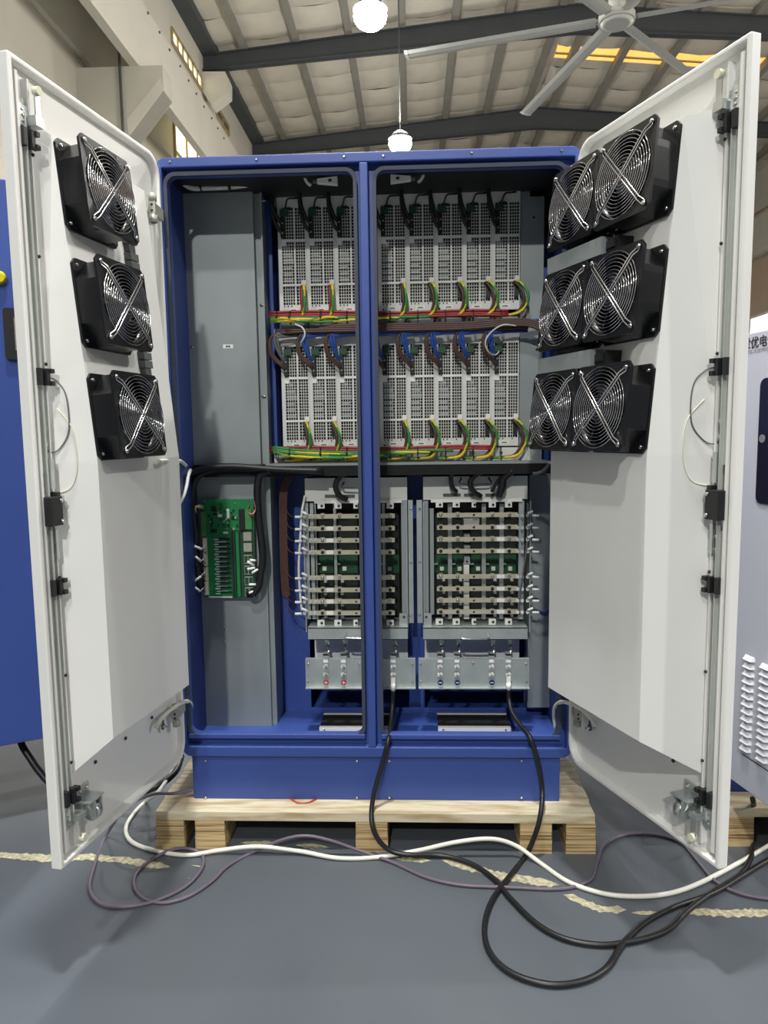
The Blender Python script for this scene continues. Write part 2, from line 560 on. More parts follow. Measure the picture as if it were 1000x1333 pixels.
for (x0, x1, s) in bays:
    if x0 > 4.9 and x1 < 13.6:
        obj('roof_strip', MB().hexa([(x0, SKY[1], ZR(x0) + 0.24), (x1, SKY[1], ZR(x1) + 0.24), (x1, 25.06, ZR(x1) + 0.24), (x0, 25.06, ZR(x0) + 0.24), (x0, SKY[1], ZR(x0) + 0.29), (x1, SKY[1], ZR(x1) + 0.29), (x1, 25.06, ZR(x1) + 0.29), (x0, 25.06, ZR(x0) + 0.29)]), 'insulation', ceil)
        obj('skylight', MB().hexa([(x0, SKY[0], ZR(x0) + 0.26), (x1, SKY[0], ZR(x1) + 0.26), (x1, SKY[1], ZR(x1) + 0.26), (x0, SKY[1], ZR(x0) + 0.26),
                                   (x0, SKY[0], ZR(x0) + 0.29), (x1, SKY[0], ZR(x1) + 0.29), (x1, SKY[1], ZR(x1) + 0.29), (x0, SKY[1], ZR(x0) + 0.29)]), 'skylight', ceil, label='orange sunlit skylight sheet in the roof')
        obj('skylight_bar', MB().hexa([(x0, SKY[0] + 0.42, ZR(x0) + 0.22), (x1, SKY[0] + 0.42, ZR(x1) + 0.22), (x1, SKY[0] + 0.5, ZR(x1) + 0.22), (x0, SKY[0] + 0.5, ZR(x0) + 0.22),
                                   (x0, SKY[0] + 0.42, ZR(x0) + 0.26), (x1, SKY[0] + 0.42, ZR(x1) + 0.26), (x1, SKY[0] + 0.5, ZR(x1) + 0.26), (x0, SKY[0] + 0.5, ZR(x0) + 0.26)]), 'windowbar', ceil)
def rafter(Y):
    for (xa, xb) in ((-6.2, 5.1), (16.4, 5.1)):
        m = MB()
        def sect(x):
            t = 1 - abs(x - 5.1) / 11.3
            zt = ZR(x); zb = zt - (0.45 + 0.32 * t)
            return zt, zb
        (za, zb), (zc, zd) = sect(xa), sect(xb)
        for (hw, ta, tb, tc, td) in ((0.02, za, zb, zc, zd), (0.13, za, za - 0.03, zc, zc - 0.03), (0.13, zb + 0.03, zb, zd + 0.03, zd)):
            m.hexa([(xa, Y - hw, tb), (xb, Y - hw, td), (xb, Y + hw, td), (xa, Y + hw, tb), (xa, Y - hw, ta), (xb, Y - hw, tc), (xb, Y + hw, tc), (xa, Y + hw, ta)])
        obj('rafter', m, 'steelbeam', ceil)
for Y in (14.2, 21.0, 27.8, 34.6, 41.4):
    rafter(Y)

# big ceiling fan with six blades
FH = Zp(803, 25, 8.2)
fan = thing('ceiling_fan', 'huge white six-blade ceiling fan hanging under the roof ridge', 'fan', FH)
obj('hub', MB().cyl(FH + Vector((0, 0, -0.06)), FH + Vector((0, 0, 0.06)), 0.30, 24).cyl(FH + Vector((0, 0, -0.09)), FH + Vector((0, 0, -0.06)), 0.2, 20, 0.28), 'fanwhite', fan)
obj('motor', MB().cyl(FH + Vector((0, 0, 0.06)), FH + Vector((0, 0, 0.4)), 0.14, 20), 'fanwhite', fan)
obj('down_rod', MB().cyl(FH + Vector((0, 0, 0.4)), (FH.x, FH.y, ZR(FH.x) + 0.3), 0.05, 10), 'steelbeam', fan)
for k in range(6):
    an = math.radians(45.5 + 60 * k)
    M = Matrix.Translation(FH) @ Matrix.Rotation(an, 4, 'Z') @ Matrix.Rotation(math.radians(9), 4, 'X')
    m = MB()
    prof = [(-0.12, -0.004), (-0.04, -0.022), (0.05, -0.02), (0.12, 0.0), (0.05, 0.016), (-0.04, 0.018)]
    m.prism([M @ Vector((0.34, a, b)) for a, b in prof], (M.to_3x3() @ Vector((3.3, 0, 0))))
    b = obj('blade', m, 'fanwhite', fan)
    obj('blade_bracket', MB().box((0.2, -0.05, -0.015), (0.62, 0.05, 0.02), 0, M), 'zinc', b)
    obj('blade_tip', MB().prism([M @ Vector((3.63, a * 1.08, b * 1.3)) for a, b in prof], (M.to_3x3() @ Vector((0.06, 0, 0)))), 'white', b)

def high_bay(px, py, z, label):
    p = Zp(px, py, z)
    t = thing('high_bay_lamp', label, 'lamp', p, 'high bay lamps')
    obj('lens', MB().sphere(p, 0.29, 0, 20, (1, 1, 0.75)), 'lens', t, label='glaring white lens')
    obj('housing', MB().cyl(p + Vector((0, 0, 0.1)), p + Vector((0, 0, 0.24)), 0.30, 28, 0.18).cyl(p + Vector((0, 0, 0.2)), p + Vector((0, 0, 0.3)), 0.1, 16), 'steelgrey', t)
    obj('hook', MB().tube([p + Vector((0, 0, 0.2)), p + Vector((0.03, 0, 0.27)), p + Vector((0, 0, 0.33)), p + Vector((-0.02, 0, 0.29))], 0.012, 6), 'steelgrey', t)
    obj('suspension_cable', MB().cyl(p + Vector((0, 0, 0.32)), (p.x, p.y, ZR(p.x) + 0.02), 0.012, 6), 'steelgrey', t)
    l = area('lamp_light', (0, 0, -0.26), LAMP_W, 0.42)
    l.parent = t
    g = area('lamp_fill', (0, 0, 0.5), FILL_W, 0.3, kind='POINT')  # added fill above the fitting, lifts the roof brightness
    g.parent = t
high_bay(482, 21, 8.5, 'blazing high bay lamp hanging in front of the nearer dark rafter')
high_bay(521, 187, 8.5, 'far high bay lamp glowing just above the cabinet top')

# ================================================================== THE CABINET
ZB, ZT, W2, DEP = 0.278, 2.128, 0.623, 0.80
cab = thing('power_cabinet', 'tall blue electrical cabinet with both doors open, standing on a pallet', 'cabinet', (0, 0.4, 0.128))
OL, OR_ = (-0.600, -0.034), (0.024, 0.585)
OZ = (0.345, 2.083)
BY0 = 0.38
MU = (-0.020, 0.005)
m = MB().prism(rrect(-W2, W2, ZB, ZT, (0.030, 0.030, 0.026, 0.026), 0.0), Vector((0, 0.03, 0)), 0, rrect(-W2 + 0.016, W2 - 0.016, ZB + 0.034, ZT - 0.029, 0.004, 0.0))
m.box((MU[0], 0.0, ZB + 0.034), (MU[1], 0.03, ZT - 0.029))
obj('front_frame', m, 'blue', cab, bevel=0.003)
m = MB()
e = 0.002
for (x0, x1, z0, z1) in ((-W2 + e, OL[0], ZB + e, ZT - e), (OL[1], OR_[0], ZB + e, ZT - e), (OR_[1], W2 - e, ZB + e, ZT - e), (OL[0], OL[1], ZB + e, OZ[0]), (OR_[0], OR_[1], ZB + e, OZ[0]), (OL[0], OL[1], OZ[1], ZT - e), (OR_[0], OR_[1], OZ[1], ZT - e)):
    m.box((x0, 0.03, z0), (x1, 0.033, z1))
obj('recess_plate', m, 'blue', cab)
for (x0, x1) in (OL, OR_):
    lip = obj('sealing_lip', MB().prism(rrect(x0, x1, OZ[0], OZ[1], 0.03, 0.010, 7), Vector((0, 0.03, 0)), 0, rrect(x0 + 0.004, x1 - 0.004, OZ[0] + 0.004, OZ[1] - 0.004, 0.026, 0.010, 7)), 'blue', cab)
    obj('shaded_gasket', MB().prism(rrect(x0 - 0.006, x1 + 0.006, OZ[0] - 0.006, OZ[1] + 0.006, 0.035, 0.008, 7), Vector((0, 0.012, 0)), 0, rrect(x0 + 0.005, x1 - 0.005, OZ[0] + 0.005, OZ[1] - 0.005, 0.026, 0.008, 7)), 'shaded_gasket', lip)  # real seal, widened over the lip fronts to carry their shade
for (x0, x1) in (OL, OR_):
    obj('sill_lip', MB().box((x0 - 0.004, 0.006, 0.336), (x1 + 0.004, 0.034, 0.3525)), 'blue', cab, bevel=0.003)
for s in (-1, 1):
    x0, x1 = sorted((s * W2, s * (W2 - 0.012)))
    obj('side_panel', MB().box((x0, 0.033, ZB), (x1, DEP, ZT)), 'shaded_blue', cab)
obj('roof_shade', MB().box((-W2 + 0.012, 0.036, ZT - 0.034), (W2 - 0.012, BY0, ZT - 0.0145)).box((-W2 + 0.012, BY0 - 0.006, ZT - 0.16), (W2 - 0.012, BY0 - 0.001, ZT - 0.034)), 'black', cab, label='dark sheet standing in for shade under the cabinet roof')  # black sheet added so the shaded top of the interior comes out dark
obj('roof_panel', MB().box((-W2 + 0.012, 0.033, ZT - 0.014), (W2 - 0.012, DEP, ZT - 0.001)), 'shaded_blue', cab)
obj('rear_panel', MB().box((-W2 + 0.012, DEP - 0.01, ZB), (W2 - 0.012, DEP, ZT - 0.014)), 'shaded_blue', cab)
obj('floor_panel', MB().box((-W2 + 0.012, 0.033, ZB), (W2 - 0.012, DEP - 0.01, ZB + 0.005)), 'blue', cab)
# inner partition with two openings low down
BY = 0.38
hz0, hz1 = A(470, 921, BY).z, A(470, 832, BY).z
hx = (A(405, 900, BY).x, A(533, 900, BY).x, A(553, 900, BY).x, A(682, 900, BY).x)
m = MB()
m.box((-W2 + 0.012, BY, hz1), (W2 - 0.012, BY + 0.004, ZT - 0.014))
m.box((-W2 + 0.012, BY, ZB + 0.005), (W2 - 0.012, BY + 0.004, hz0))
for (x0, x1) in ((-W2 + 0.012, hx[0]), (hx[1], hx[2]), (hx[3], W2 - 0.012)):
    m.box((x0, BY, hz0), (x1, BY + 0.004, hz1))
obj('partition', m, 'blue', cab)
obj('partition_fold', MB().box((-0.30, BY - 0.012, ZB + 0.005), (0.60, BY, ZB + 0.0075)), 'blue', cab)
# plinth
pl = obj('plinth', MB().box((-0.597, 0.014, 0.128), (0.590, 0.78, ZB)), 'blue', cab, bevel=0.002)
def dome(p, r=0.005, h=0.004, ax=(0, -1, 0), n=10):
    ax = Vector(ax).normalized()
    return MB().cyl(Vector(p), Vector(p) + ax * h * 0.6, r, n).cyl(Vector(p) + ax * h * 0.6, Vector(p) + ax * h, r, n, r * 0.6)
for px in (268, 465, 507, 679):
    for py in (990, 1038):
        p = A(px, py, 0.014)
        obj('screw', dome(p, 0.005, 0.005), 'screw', pl)
for (px, py) in ((221, 211), (334, 208), (448, 204), (499, 203), (614, 199), (731, 196)):
    obj('screw', dome(A(px, py, 0.0), 0.004, 0.004), 'screw', cab)
# ------------------------------------------------------------------ doors
AL, AR = 0.1786, 0.3779
DW = 0.620
def door_axes(side):
    if side == 'L':
        return Vector((-W2, 0, ZB)), Vector((-math.sin(AL), -math.cos(AL), 0)), Vector((math.cos(AL), -math.sin(AL), 0))
    return Vector((W2, 0, ZB)), Vector((math.sin(AR), -math.cos(AR), 0)), Vector((-math.cos(AR), -math.sin(AR), 0))
def door_mat(side):
    h, e, N = door_axes(side)
    return Matrix(((e.x, N.x, 0, h.x), (e.y, N.y, 0, h.y), (0, 0, 1, h.z), (0, 0, 0, 1)))
DPAR = {'L': dict(uc=0.512, uh=0.122, nt=0.03, nk=0.100), 'R': dict(uc=0.505, uh=0.106, nt=0.08, nk=0.155)}
KZ, TZ, BZ = 0.972, 1.716, 0.290
def nmain(side, z):
    d = DPAR[side]
    return d['nk'] if z < KZ else d['nt'] + (TZ - z) / (TZ - KZ) * (d['nk'] - d['nt'])
def duz(side, px, py, n):
    h, e, N = door_axes(side)
    p = onp(px, py, h + N * n, N)
    return (p - h).dot(e), p.z - ZB
def make_door(side):
    M0 = door_mat(side)
    M = M0 @ Matrix.Translation((0, 0.012, 0))
    d = DPAR[side]
    sk = MB()
    H = ZT - ZB
    sk.prism(rrect(0, DW, 0, H, (0.062, 0.004, 0.004, 0.062), -0.024, 8), Vector((0, 0.004, 0)))
    door = obj('door', sk.xf(M), 'white', cab, label='white steel door swung open')
    rim = MB().prism(rrect(0, DW, 0, H, (0.062, 0.004, 0.004, 0.062), -0.024, 8), Vector((0, 0.026, 0)), 0, rrect(0.013, DW - 0.013, 0.013, H - 0.013, (0.05, 0.003, 0.003, 0.05), -0.024, 8))
    obj('door_rim', rim.xf(M), 'white', door, bevel=0.004)
    # stiffening channel on the lock side
    obj('lock_channel', MB().box((0.592, -0.02, 0.03), (0.600, 0.0, H - 0.03)).box((0.552, -0.02, 0.03), (0.557, -0.004, H - 0.03)).xf(M), 'white', door)
    # faceted inner cover
    c = MB()
    nb = -0.009
    uL, uH = 0.549, 0.075 if side == 'L' else 0.05
    zt0, zb0 = 1.738, 0.196
    V = {}
    def P(k, u, n, z):
        V[k] = Vector((u, n, z)); return V[k]
    P('tl', d['uc'], d['nt'], TZ); P('th', d['uh'], d['nt'], TZ)
    P('kl', d['uc'], d['nk'], KZ); P('kh', d['uh'], d['nk'], KZ)
    P('bl', d['uc'], d['nk'], BZ); P('bh', d['uh'], d['nk'], BZ)
    P('Tl', uL, nb, zt0); P('Th', uH, nb, zt0)
    P('Kl', uL, nb, KZ); P('Kh', uH, nb, KZ)
    P('Bl', uL, nb, zb0); P('Bh', uH, nb, zb0 + 0.03)
    for q in (('tl', 'th', 'kh', 'kl'), ('kl', 'kh', 'bh', 'bl'), ('tl', 'kl', 'Kl', 'Tl'), ('kl', 'bl', 'Bl', 'Kl'), ('th', 'Th', 'Kh', 'kh'), ('kh', 'Kh', 'Bh', 'bh'), ('tl', 'Tl', 'Th', 'th'), ('bl', 'bh', 'Bh', 'Bl')):
        c.poly([V[k] for k in q])
    obj('inner_cover', c.xf(M0), 'white', door, bevel=0.0015)
    for zz in (1.66, 1.44, 1.20, 0.96, 0.70, 0.46, 0.24):
        obj('screw', dome((0.5535, -0.004, zz), 0.004, 0.004, (0, 1, 0)).xf(M), 'darkscrew', door)
    for uu in (0.16, 0.30, 0.44):
        obj('screw', dome((uu, -0.018, 0.185 + 0.03 * (0.5 - uu)), 0.005, 0.004, (0, 1, 0)).xf(M), 'darkscrew', door)
    # lock rods, their black guides, the latch box and bent rod ends
    for (z0, z1) in ((0.075, 0.80), (0.95, 1.775)):
        obj('lock_rod', MB().box((0.566, -0.014, z0), (0.588, -0.009, z1)).xf(M), 'rodgrey', door)
    obj('rod_cover', MB().box((0.5745, -0.009, 0.10), (0.5765, 0.002, 1.74)).xf(M), 'rodgrey', door)
    guide = {'L': ((29, 181), (50, 491), (68, 764), (85, 1036)), 'R': ((955, 160), (940, 478), (932, 760), (921, 1035))}[side]
    for (px, py) in guide:
        u, z = duz(side, px, py, 0.0)
        g = MB()
        g.box((0.5805, -0.018, z - 0.019), (0.5925, 0.008, z + 0.019))
        g.box((0.561, -0.018, z - 0.019), (0.572, 0.012, z + 0.019))
        g.box((0.550, 0.0, z + 0.009), (0.562, 0.016, z + 0.019)).box((0.550, 0.0, z - 0.019), (0.562, 0.016, z - 0.009))
        obj('rod_guide', g.xf(M), 'black', door, label='black plastic rod guide')
    zl = duz(side, 60 if side == 'L' else 938, 667 if side == 'L' else 658, 0.02)[1]
    lb = obj('latch_box', MB().box((0.556, -0.016, zl - 0.034), (0.596, 0.020, zl + 0.034)).box((0.553, -0.006, zl + 0.030), (0.566, 0.014, zl + 0.044)).xf(M), 'black', door, bevel=0.002, label='black latch box')
    for dz in (-0.024, 0.024):
        obj('screw', dome((0.562, 0.020, zl + dz), 0.005, 0.004, (0, 1, 0)).xf(M), 'screw', lb)
    for dz in (0.19, 0.155, 0.075, -0.075, -0.105):
        obj('rod_bolt', dome((0.570, -0.009, zl + dz), 0.006, 0.008, (0, 1, 0)).xf(M), 'screw', door)
    obj('latch_arm', MB().box((0.560, -0.008, zl + 0.05), (0.572, 0.006, zl + 0.12)).xf(M), 'zinc', door)
    obj('latch_arm', MB().box((0.557, -0.004, zl - 0.115), (0.566, 0.004, zl - 0.045)).xf(M), 'zinc', door)
    for (z0, sgn) in ((1.735, 1), (0.105, -1)):
        b = MB().box((0.562, -0.009, z0 - 0.022), (0.592, -0.003, z0 + 0.022))
        b.box((0.540, -0.009, z0 - 0.006 - 0.012 * sgn), (0.566, 0.020, z0 - 0.003 + 0.006 * sgn))
        b.box((0.540, 0.010, min(z0, z0 + 0.060 * sgn)), (0.556, 0.014, max(z0, z0 + 0.060 * sgn)))
        eb = obj('rod_end_bracket', b.xf(M), 'zinc', door)
        obj('roller_tip', MB().cyl((0.548, 0.006, z0 + 0.060 * sgn), (0.548, 0.020, z0 + 0.060 * sgn), 0.010, 14).xf(M), 'connector', eb, label='cream plastic roller')
        for k in (-0.012, 0.0, 0.012):
            obj('bolt', dome((0.580, -0.003, z0 + k), 0.003, 0.003, (0, 1, 0)).xf(M), 'screw', eb)
    # caster that carries the door on closing
    cu, cz = {'L': duz('L', 117, 1047, 0.02), 'R': duz('R', 893, 1046, 0.02)}[side]
    br = MB().box((cu - 0.032, -0.019, cz - 0.012), (cu + 0.038, -0.015, cz + 0.045)).box((cu - 0.03, -0.015, cz + 0.016), (cu + 0.03, 0.03, cz + 0.020))
    for dz in (-0.002,):
        br.prism([Vector((cu - 0.022, 0.0, cz + 0.018)), Vector((cu + 0.024, 0.0, cz + 0.018)), Vector((cu + 0.012, 0.03, cz - 0.02)), Vector((cu - 0.012, 0.03, cz - 0.02))], Vector((0, 0.003, 0)))
    br.box((cu + 0.012, 0.0, cz - 0.022), (cu + 0.015, 0.034, cz + 0.018)).box((cu - 0.015, 0.0, cz - 0.022), (cu - 0.012, 0.034, cz + 0.018))
    cs = obj('door_caster', br.xf(M), 'zinc', door, label='zinc plated caster bracket')
    obj('wheel', MB().cyl((cu - 0.010, 0.016, cz - 0.016), (cu + 0.010, 0.016, cz - 0.016), 0.022, 20).xf(M), 'zinc', cs)
    for k in (-0.02, 0.005, 0.028):
        obj('bolt', dome((cu + k, -0.015, cz + 0.034), 0.005, 0.006, (0, 1, 0)).xf(M), 'screw', cs)
    # earth stud near the lower hinge
    gu, gz = {'L': duz('L', 205, 945, -0.01), 'R': duz('R', 775, 946, -0.01)}[side]
    st = obj('earth_stud', MB().cyl((gu, -0.02, gz), (gu, 0.012, gz), 0.004, 8).cyl((gu, -0.012, gz), (gu, -0.004, gz), 0.009, 6).xf(M), 'screw', door)
    obj('ring_lug', MB().cyl((gu, -0.004, gz), (gu, -0.001, gz), 0.010, 12).box((gu - 0.004, -0.004, gz), (gu + 0.004, -0.001, gz + 0.024)).xf(M), 'steelgrey', st)
    # thin lock-sensor lead looping out of the second guide
    gz2 = duz(side, *guide[1], 0.0)[1]
    def ns(u, z, off):
        f = max(0.0, min(1.0, (uL - u) / (uL - d['uc'])))
        return nb + f * (nmain(side, z) - nb) + off
    pts = [(u, ns(u, gz2 + dz, off), gz2 + dz) for (u, dz, off) in ((0.553, 0.0, 0.022), (0.542, -0.004, 0.012), (0.533, -0.03, 0.006), (0.531, -0.08, 0.005), (0.533, -0.13, 0.005), (0.542, -0.165, 0.010), (0.553, -0.172, 0.016), (0.565, -0.158, 0.006))]
    obj('earth_lead', MB().tube([Vector(q) for q in pts], 0.0017, 6).xf(M0), ['greywire'], door, label='thin looping wire')
    pts = [(u, ns(u, gz2 + dz, off), gz2 + dz) for (u, dz, off) in ((0.540, -0.07, 0.006), (0.529, -0.12, 0.004), (0.528, -0.20, 0.004), (0.534, -0.255, 0.006), (0.548, -0.27, 0.012), (0.553, -0.275, 0.012))]
    obj('earth_lead', MB().tube([Vector(q) for q in pts], 0.0014, 6).xf(M0), ['connector'], door)
    return door
# hinges between door edge and frame
for (sd, px, py, y0_, y1_) in (('L', 199, 270, 290, 252), ('L', 229, 931, 945, 917), ('R', 752, 931, 945, 918), ('R', 748, 270, 290, 252)):
    hh, he, hn = door_axes(sd)
    c0 = onp(px, py, hh + hn * 0.024, hn)
    z0, z1 = A(px, y0_, c0.y).z, A(px, y1_, c0.y).z
    hx_, hy_ = c0.x, c0.y
    L = z1 - z0
    hb = MB().cyl((hx_, hy_, z0), (hx_, hy_, z1), 0.0075, 12)
    hb.box((hx_ - 0.006, hy_, z0 + L * 0.3), (hx_ + 0.006, 0.0, z0 + L * 0.7)).box((hx_ - 0.010, hy_ - 0.009, z0 + L * 0.28), (hx_ + 0.010, hy_ - 0.005, z0 + L * 0.72))
    o = obj('hinge', hb, 'hinge', cab, label='pale grey hinge')
    for (a, b) in ((0, 0.27), (0.73, 1)):
        obj('knuckle', MB().cyl((hx_, hy_, z0 + L * a), (hx_, hy_, z0 + L * b), 0.0115, 14), 'hinge', o)
    for k in (0.4, 0.6):
        obj('screw', dome((hx_, hy_ - 0.009, z0 + L * k), 0.0035, 0.002), 'darkscrew', o)
dL = make_door('L')
dR = make_door('R')
dL['label'] = 'white steel door swung open at the left'
dR['label'] = 'white steel door swung open at the right'
# wiring ducts on the door covers
ML, MR = door_mat('L'), door_mat('R')
m = MB()
for k in range(30):
    z = 1.02 + 0.0215 * k
    if k % 3 != 2:
        n0 = nmain('L', z)
        m.hexa([(0.236, n0, z), (0.274, n0, z), (0.274, n0 + 0.020, z), (0.236, n0 + 0.020, z), (0.236, nmain('L', z + 0.019), z + 0.019), (0.274, nmain('L', z + 0.019), z + 0.019), (0.274, nmain('L', z + 0.019) + 0.020, z + 0.019), (0.236, nmain('L', z + 0.019) + 0.020, z + 0.019)])
    else:
        n0 = nmain('L', z)
        m.hexa([(0.241, n0, z), (0.270, n0, z), (0.270, n0 + 0.016, z), (0.241, n0 + 0.016, z), (0.241, n0 - 0.002, z + 0.0216), (0.270, n0 - 0.002, z + 0.0216), (0.270, n0 + 0.014, z + 0.0216), (0.241, n0 + 0.014, z + 0.0216)])
obj('wiring_duct', m.xf(ML), 'steelgrey', dL, label='grey slotted wiring duct')
for zc in (1.478, 1.208):
    n0 = nmain('R', zc)
    obj('wiring_duct', MB().box((0.095, n0 - 0.004, zc - 0.021), (0.335, n0 + 0.062, zc + 0.021)).xf(MR), 'galvdull', dR, label='flat grey duct between fan rows')
    obj('terminal_block', MB().box((0.335, n0 - 0.004, zc - 0.018), (0.375, n0 + 0.045, zc + 0.016)).box((0.34, n0 + 0.045, zc - 0.01), (0.37, n0 + 0.052, zc + 0.008)).xf(MR), 'black', dR)

# ------------------------------------------------------------------ axial fans
FS, FD = 0.206, 0.067
def sq_outline(h, n, y, corner=0.012):
    out = []
    for i in range(n):
        a = 2 * math.pi * (i + 0.5) / n
        c, s = math.cos(a), math.sin(a)
        k = h / max(abs(c), abs(s))
        x, z = c * k, s * k
        if abs(x) + abs(z) > 2 * h - corner:
            f = (2 * h - corner) / (abs(x) + abs(z))
            x *= f; z *= f
        out.append(Vector((x, y, z)))
    return out
def circ(r, n, y):
    return [Vector((r * math.cos(2 * math.pi * (i + 0.5) / n), y, r * math.sin(2 * math.pi * (i + 0.5) / n))) for i in range(n)]
def make_fan(label, M):
    t = thing('axial_fan', label, 'fan', M=M, group='axial cooling fans on the doors')
    h = FS / 2
    obj('rear_flange', MB().prism(sq_outline(h, 48, 0), Vector((0, -0.006, 0)), 0, circ(0.094, 48, 0)), 'gloss', t, True)
    obj('front_flange', MB().prism(sq_outline(h, 48, -FD + 0.006), Vector((0, -0.006, 0)), 0, circ(0.094, 48, -FD + 0.006)), 'gloss', t, True)
    b = MB()
    n = 48
    k = len(b.v)
    b.v += sq_outline(0.101, n, -0.006, 0.052) + sq_outline(0.101, n, -FD + 0.006, 0.052) + circ(0.094, n, -FD + 0.006) + circ(0.092, n, -0.006)
    for q in range(4):
        for i in range(n):
            j = (i + 1) % n
            a0, a1 = k + q * n, k + ((q + 1) % 4) * n
            b.face((a0 + i, a0 + j, a1 + j, a1 + i), 0, q == 2)
    obj('barrel', b, 'gloss', t, True)
    obj('back_plate', MB().prism(circ(0.0935, 32, -0.002), Vector((0, -0.003, 0))), 'black', t, True)
    rot = obj('rotor_hub', MB().cyl((0, -0.008, 0), (0, -0.055, 0), 0.044, 28).cyl((0, -0.055, 0), (0, -0.058, 0), 0.044, 28, 0.036), 'fanblade', t, True)
    bm = MB()
    for j in range(5):
        for i in range(5):
            r = 0.040 + 0.050 * i / 4
            a = -0.36 + 0.72 * j / 4 + 0.25 * i / 4
            bm.v.append(Vector((r * math.cos(a), -0.016 - 0.034 * j / 4, r * math.sin(a))))
    for j in range(4):
        for i in range(4):
            q = j * 5 + i
            bm.face((q, q + 1, q + 6, q + 5), 0, True)
    bme = bm.mesh('blade', 'fanblade')
    for k in range(7):
        o = obj('blade', bme, None, rot, True)
        o.rotation_euler = (0, 2 * math.pi * k / 7, 0)
        o.modifiers.new('solid', 'SOLIDIFY').thickness = 0.002
    g = MB()
    y = -FD - 0.006
    for i in range(11):
        r = 0.013 + 0.0083 * i
        g.tube([Vector((r * math.cos(2 * math.pi * k / 36), y, r * math.sin(2 * math.pi * k / 36))) for k in range(36)], 0.0011, 5, 0, 0, True)
    for sg in (-1, 1):
        for off in (-0.0042, 0.0042):
            dx, dz = math.cos(math.radians(45)), sg * math.sin(math.radians(45))
            pv = Vector((-dz, 0, dx)) * off
            cr = 0.122
            pts = [Vector((dx * a, yy, dz * a)) + pv * w for (a, yy, w) in ((-cr, -FD - 0.002, 1.3), (-cr + 0.006, -FD - 0.002, 1.2), (-cr + 0.018, y - 0.002, 1.0), (0, y - 0.002, 1.0), (cr - 0.018, y - 0.002, 1.0), (cr - 0.006, -FD - 0.002, 1.2), (cr, -FD - 0.002, 1.3))]
            g.tube(pts, 0.0018, 6, 0, 0)
    obj('wire_guard', g, 'chrome', t, True, label='chrome wire finger guard')
    for sx in (-1, 1):
        for sz in (-1, 1):
            c = 0.0875
            obj('screw', dome((sx * c, -FD - 0.002, sz * c), 0.0062, 0.005), 'screw', t, True)
            obj('mounting_bolt', dome((sx * c, -0.006, sz * c), 0.005, 0.005), 'screw', t, True)
    return t
def fan_matrix(side, uc, zc):
    h, e, N = door_axes(side)
    d = DPAR[side]
    sl = -(d['nk'] - d['nt']) / (TZ - KZ)
    up = (Vector((0, 0, 1)) + N * sl).normalized()
    nt = (N - Vector((0, 0, 1)) * sl).normalized()
    Y = -nt
    X = Y.cross(up).normalized()
    o = h + e * uc + N * (nmain(side, zc) + 0.0005) + Vector((0, 0, zc))
    return Matrix(((X.x, Y.x, up.x, o.x), (X.y, Y.y, up.y, o.y), (X.z, Y.z, up.z, o.z), (0, 0, 0, 1)))
rows = ((1.611, 'top'), (1.343, 'middle'), (1.078, 'bottom'))
fan0 = None
for side, us in (('L', (0.409,)), ('R', (0.402, 0.194))):
    for (zc, nm) in rows:
        for i, uc in enumerate(us):
            if side == 'L':
                lab = 'black axial fan with chrome guard, %s of three on the left door' % nm
            else:
                lab = 'black axial fan with chrome guard, %s row of the right door, %s the hinge' % (nm, ('farther from', 'nearer to')[i])
            M = fan_matrix(side, uc, zc)
            if fan0 is None:
                fan0 = make_fan(lab, M)
            else:
                copy_tree(fan0, lab, M)

# ================================================================== INSIDE THE CABINET: fixed sheet metal
def pbox(mb, x0, x1, y0, y1, Y, th, mi=0):
    """box whose front face covers pixels x0..x1, y0..y1 on plane Y, th deep"""
    a = A((x0 + x1) / 2, y0, Y); b = A((x0 + x1) / 2, y1, Y)
    xa = A(x0, (y0 + y1) / 2, Y).x; xb = A(x1, (y0 + y1) / 2, Y).x
    return mb.box((xa, Y, b.z), (xb, Y + th, a.z), mi)
GY = 0.215
gu = obj('equipment_cover', pbox(MB(), 226, 334, 246, 605, GY, 0.16), 'galvdull', cab, label='plain grey sheet metal cover, upper left')
m = pbox(MB(), 334, 345, 246, 605, GY + 0.022, 0.13)
pbox(m, 343.6, 345.4, 246, 605, GY + 0.008, 0.02)
obj('cover_flange', m, 'galvdull', cab)
for (px, py) in ((341, 397), (343, 516), (341, 262)):
    p = A(px, py, GY + 0.022)
    obj('clip_pin', MB().cyl(p + Vector((-0.006, -0.004, 0)), p + Vector((0.014, -0.004, 0)), 0.003, 8), 'zinc', cab)
lp = obj('mounting_plate', pbox(MB(), 241, 349, 621, 951, 0.235, 0.14), 'galvdull', cab, label='grey mounting plate that carries the circuit board')
m = pbox(MB(), 349, 356.5, 621, 951, 0.25, 0.12)
pbox(m, 239, 241.2, 621, 951, 0.225, 0.02)
obj('plate_flange', m, 'galvdull', cab)
for (px, py) in ((292, 815), (293, 836), (250, 452)):
    Y = 0.235 if py > 600 else GY
    obj('rivet', dome(A(px, py, Y), 0.005, 0.004), 'screw', cab)
p0 = A(297, 451, GY)
st = obj('sticker', MB().cbox((p0.x, GY - 0.0005, p0.z), (0.034, 0.001, 0.013)), 'paper', cab, label='small white sticker with black print')
for k in range(2):
    obj('print', MB().cbox((p0.x - 0.004 + 0.008 * k, GY - 0.0012, p0.z), (0.006, 0.0006, 0.006)), 'ink', st)
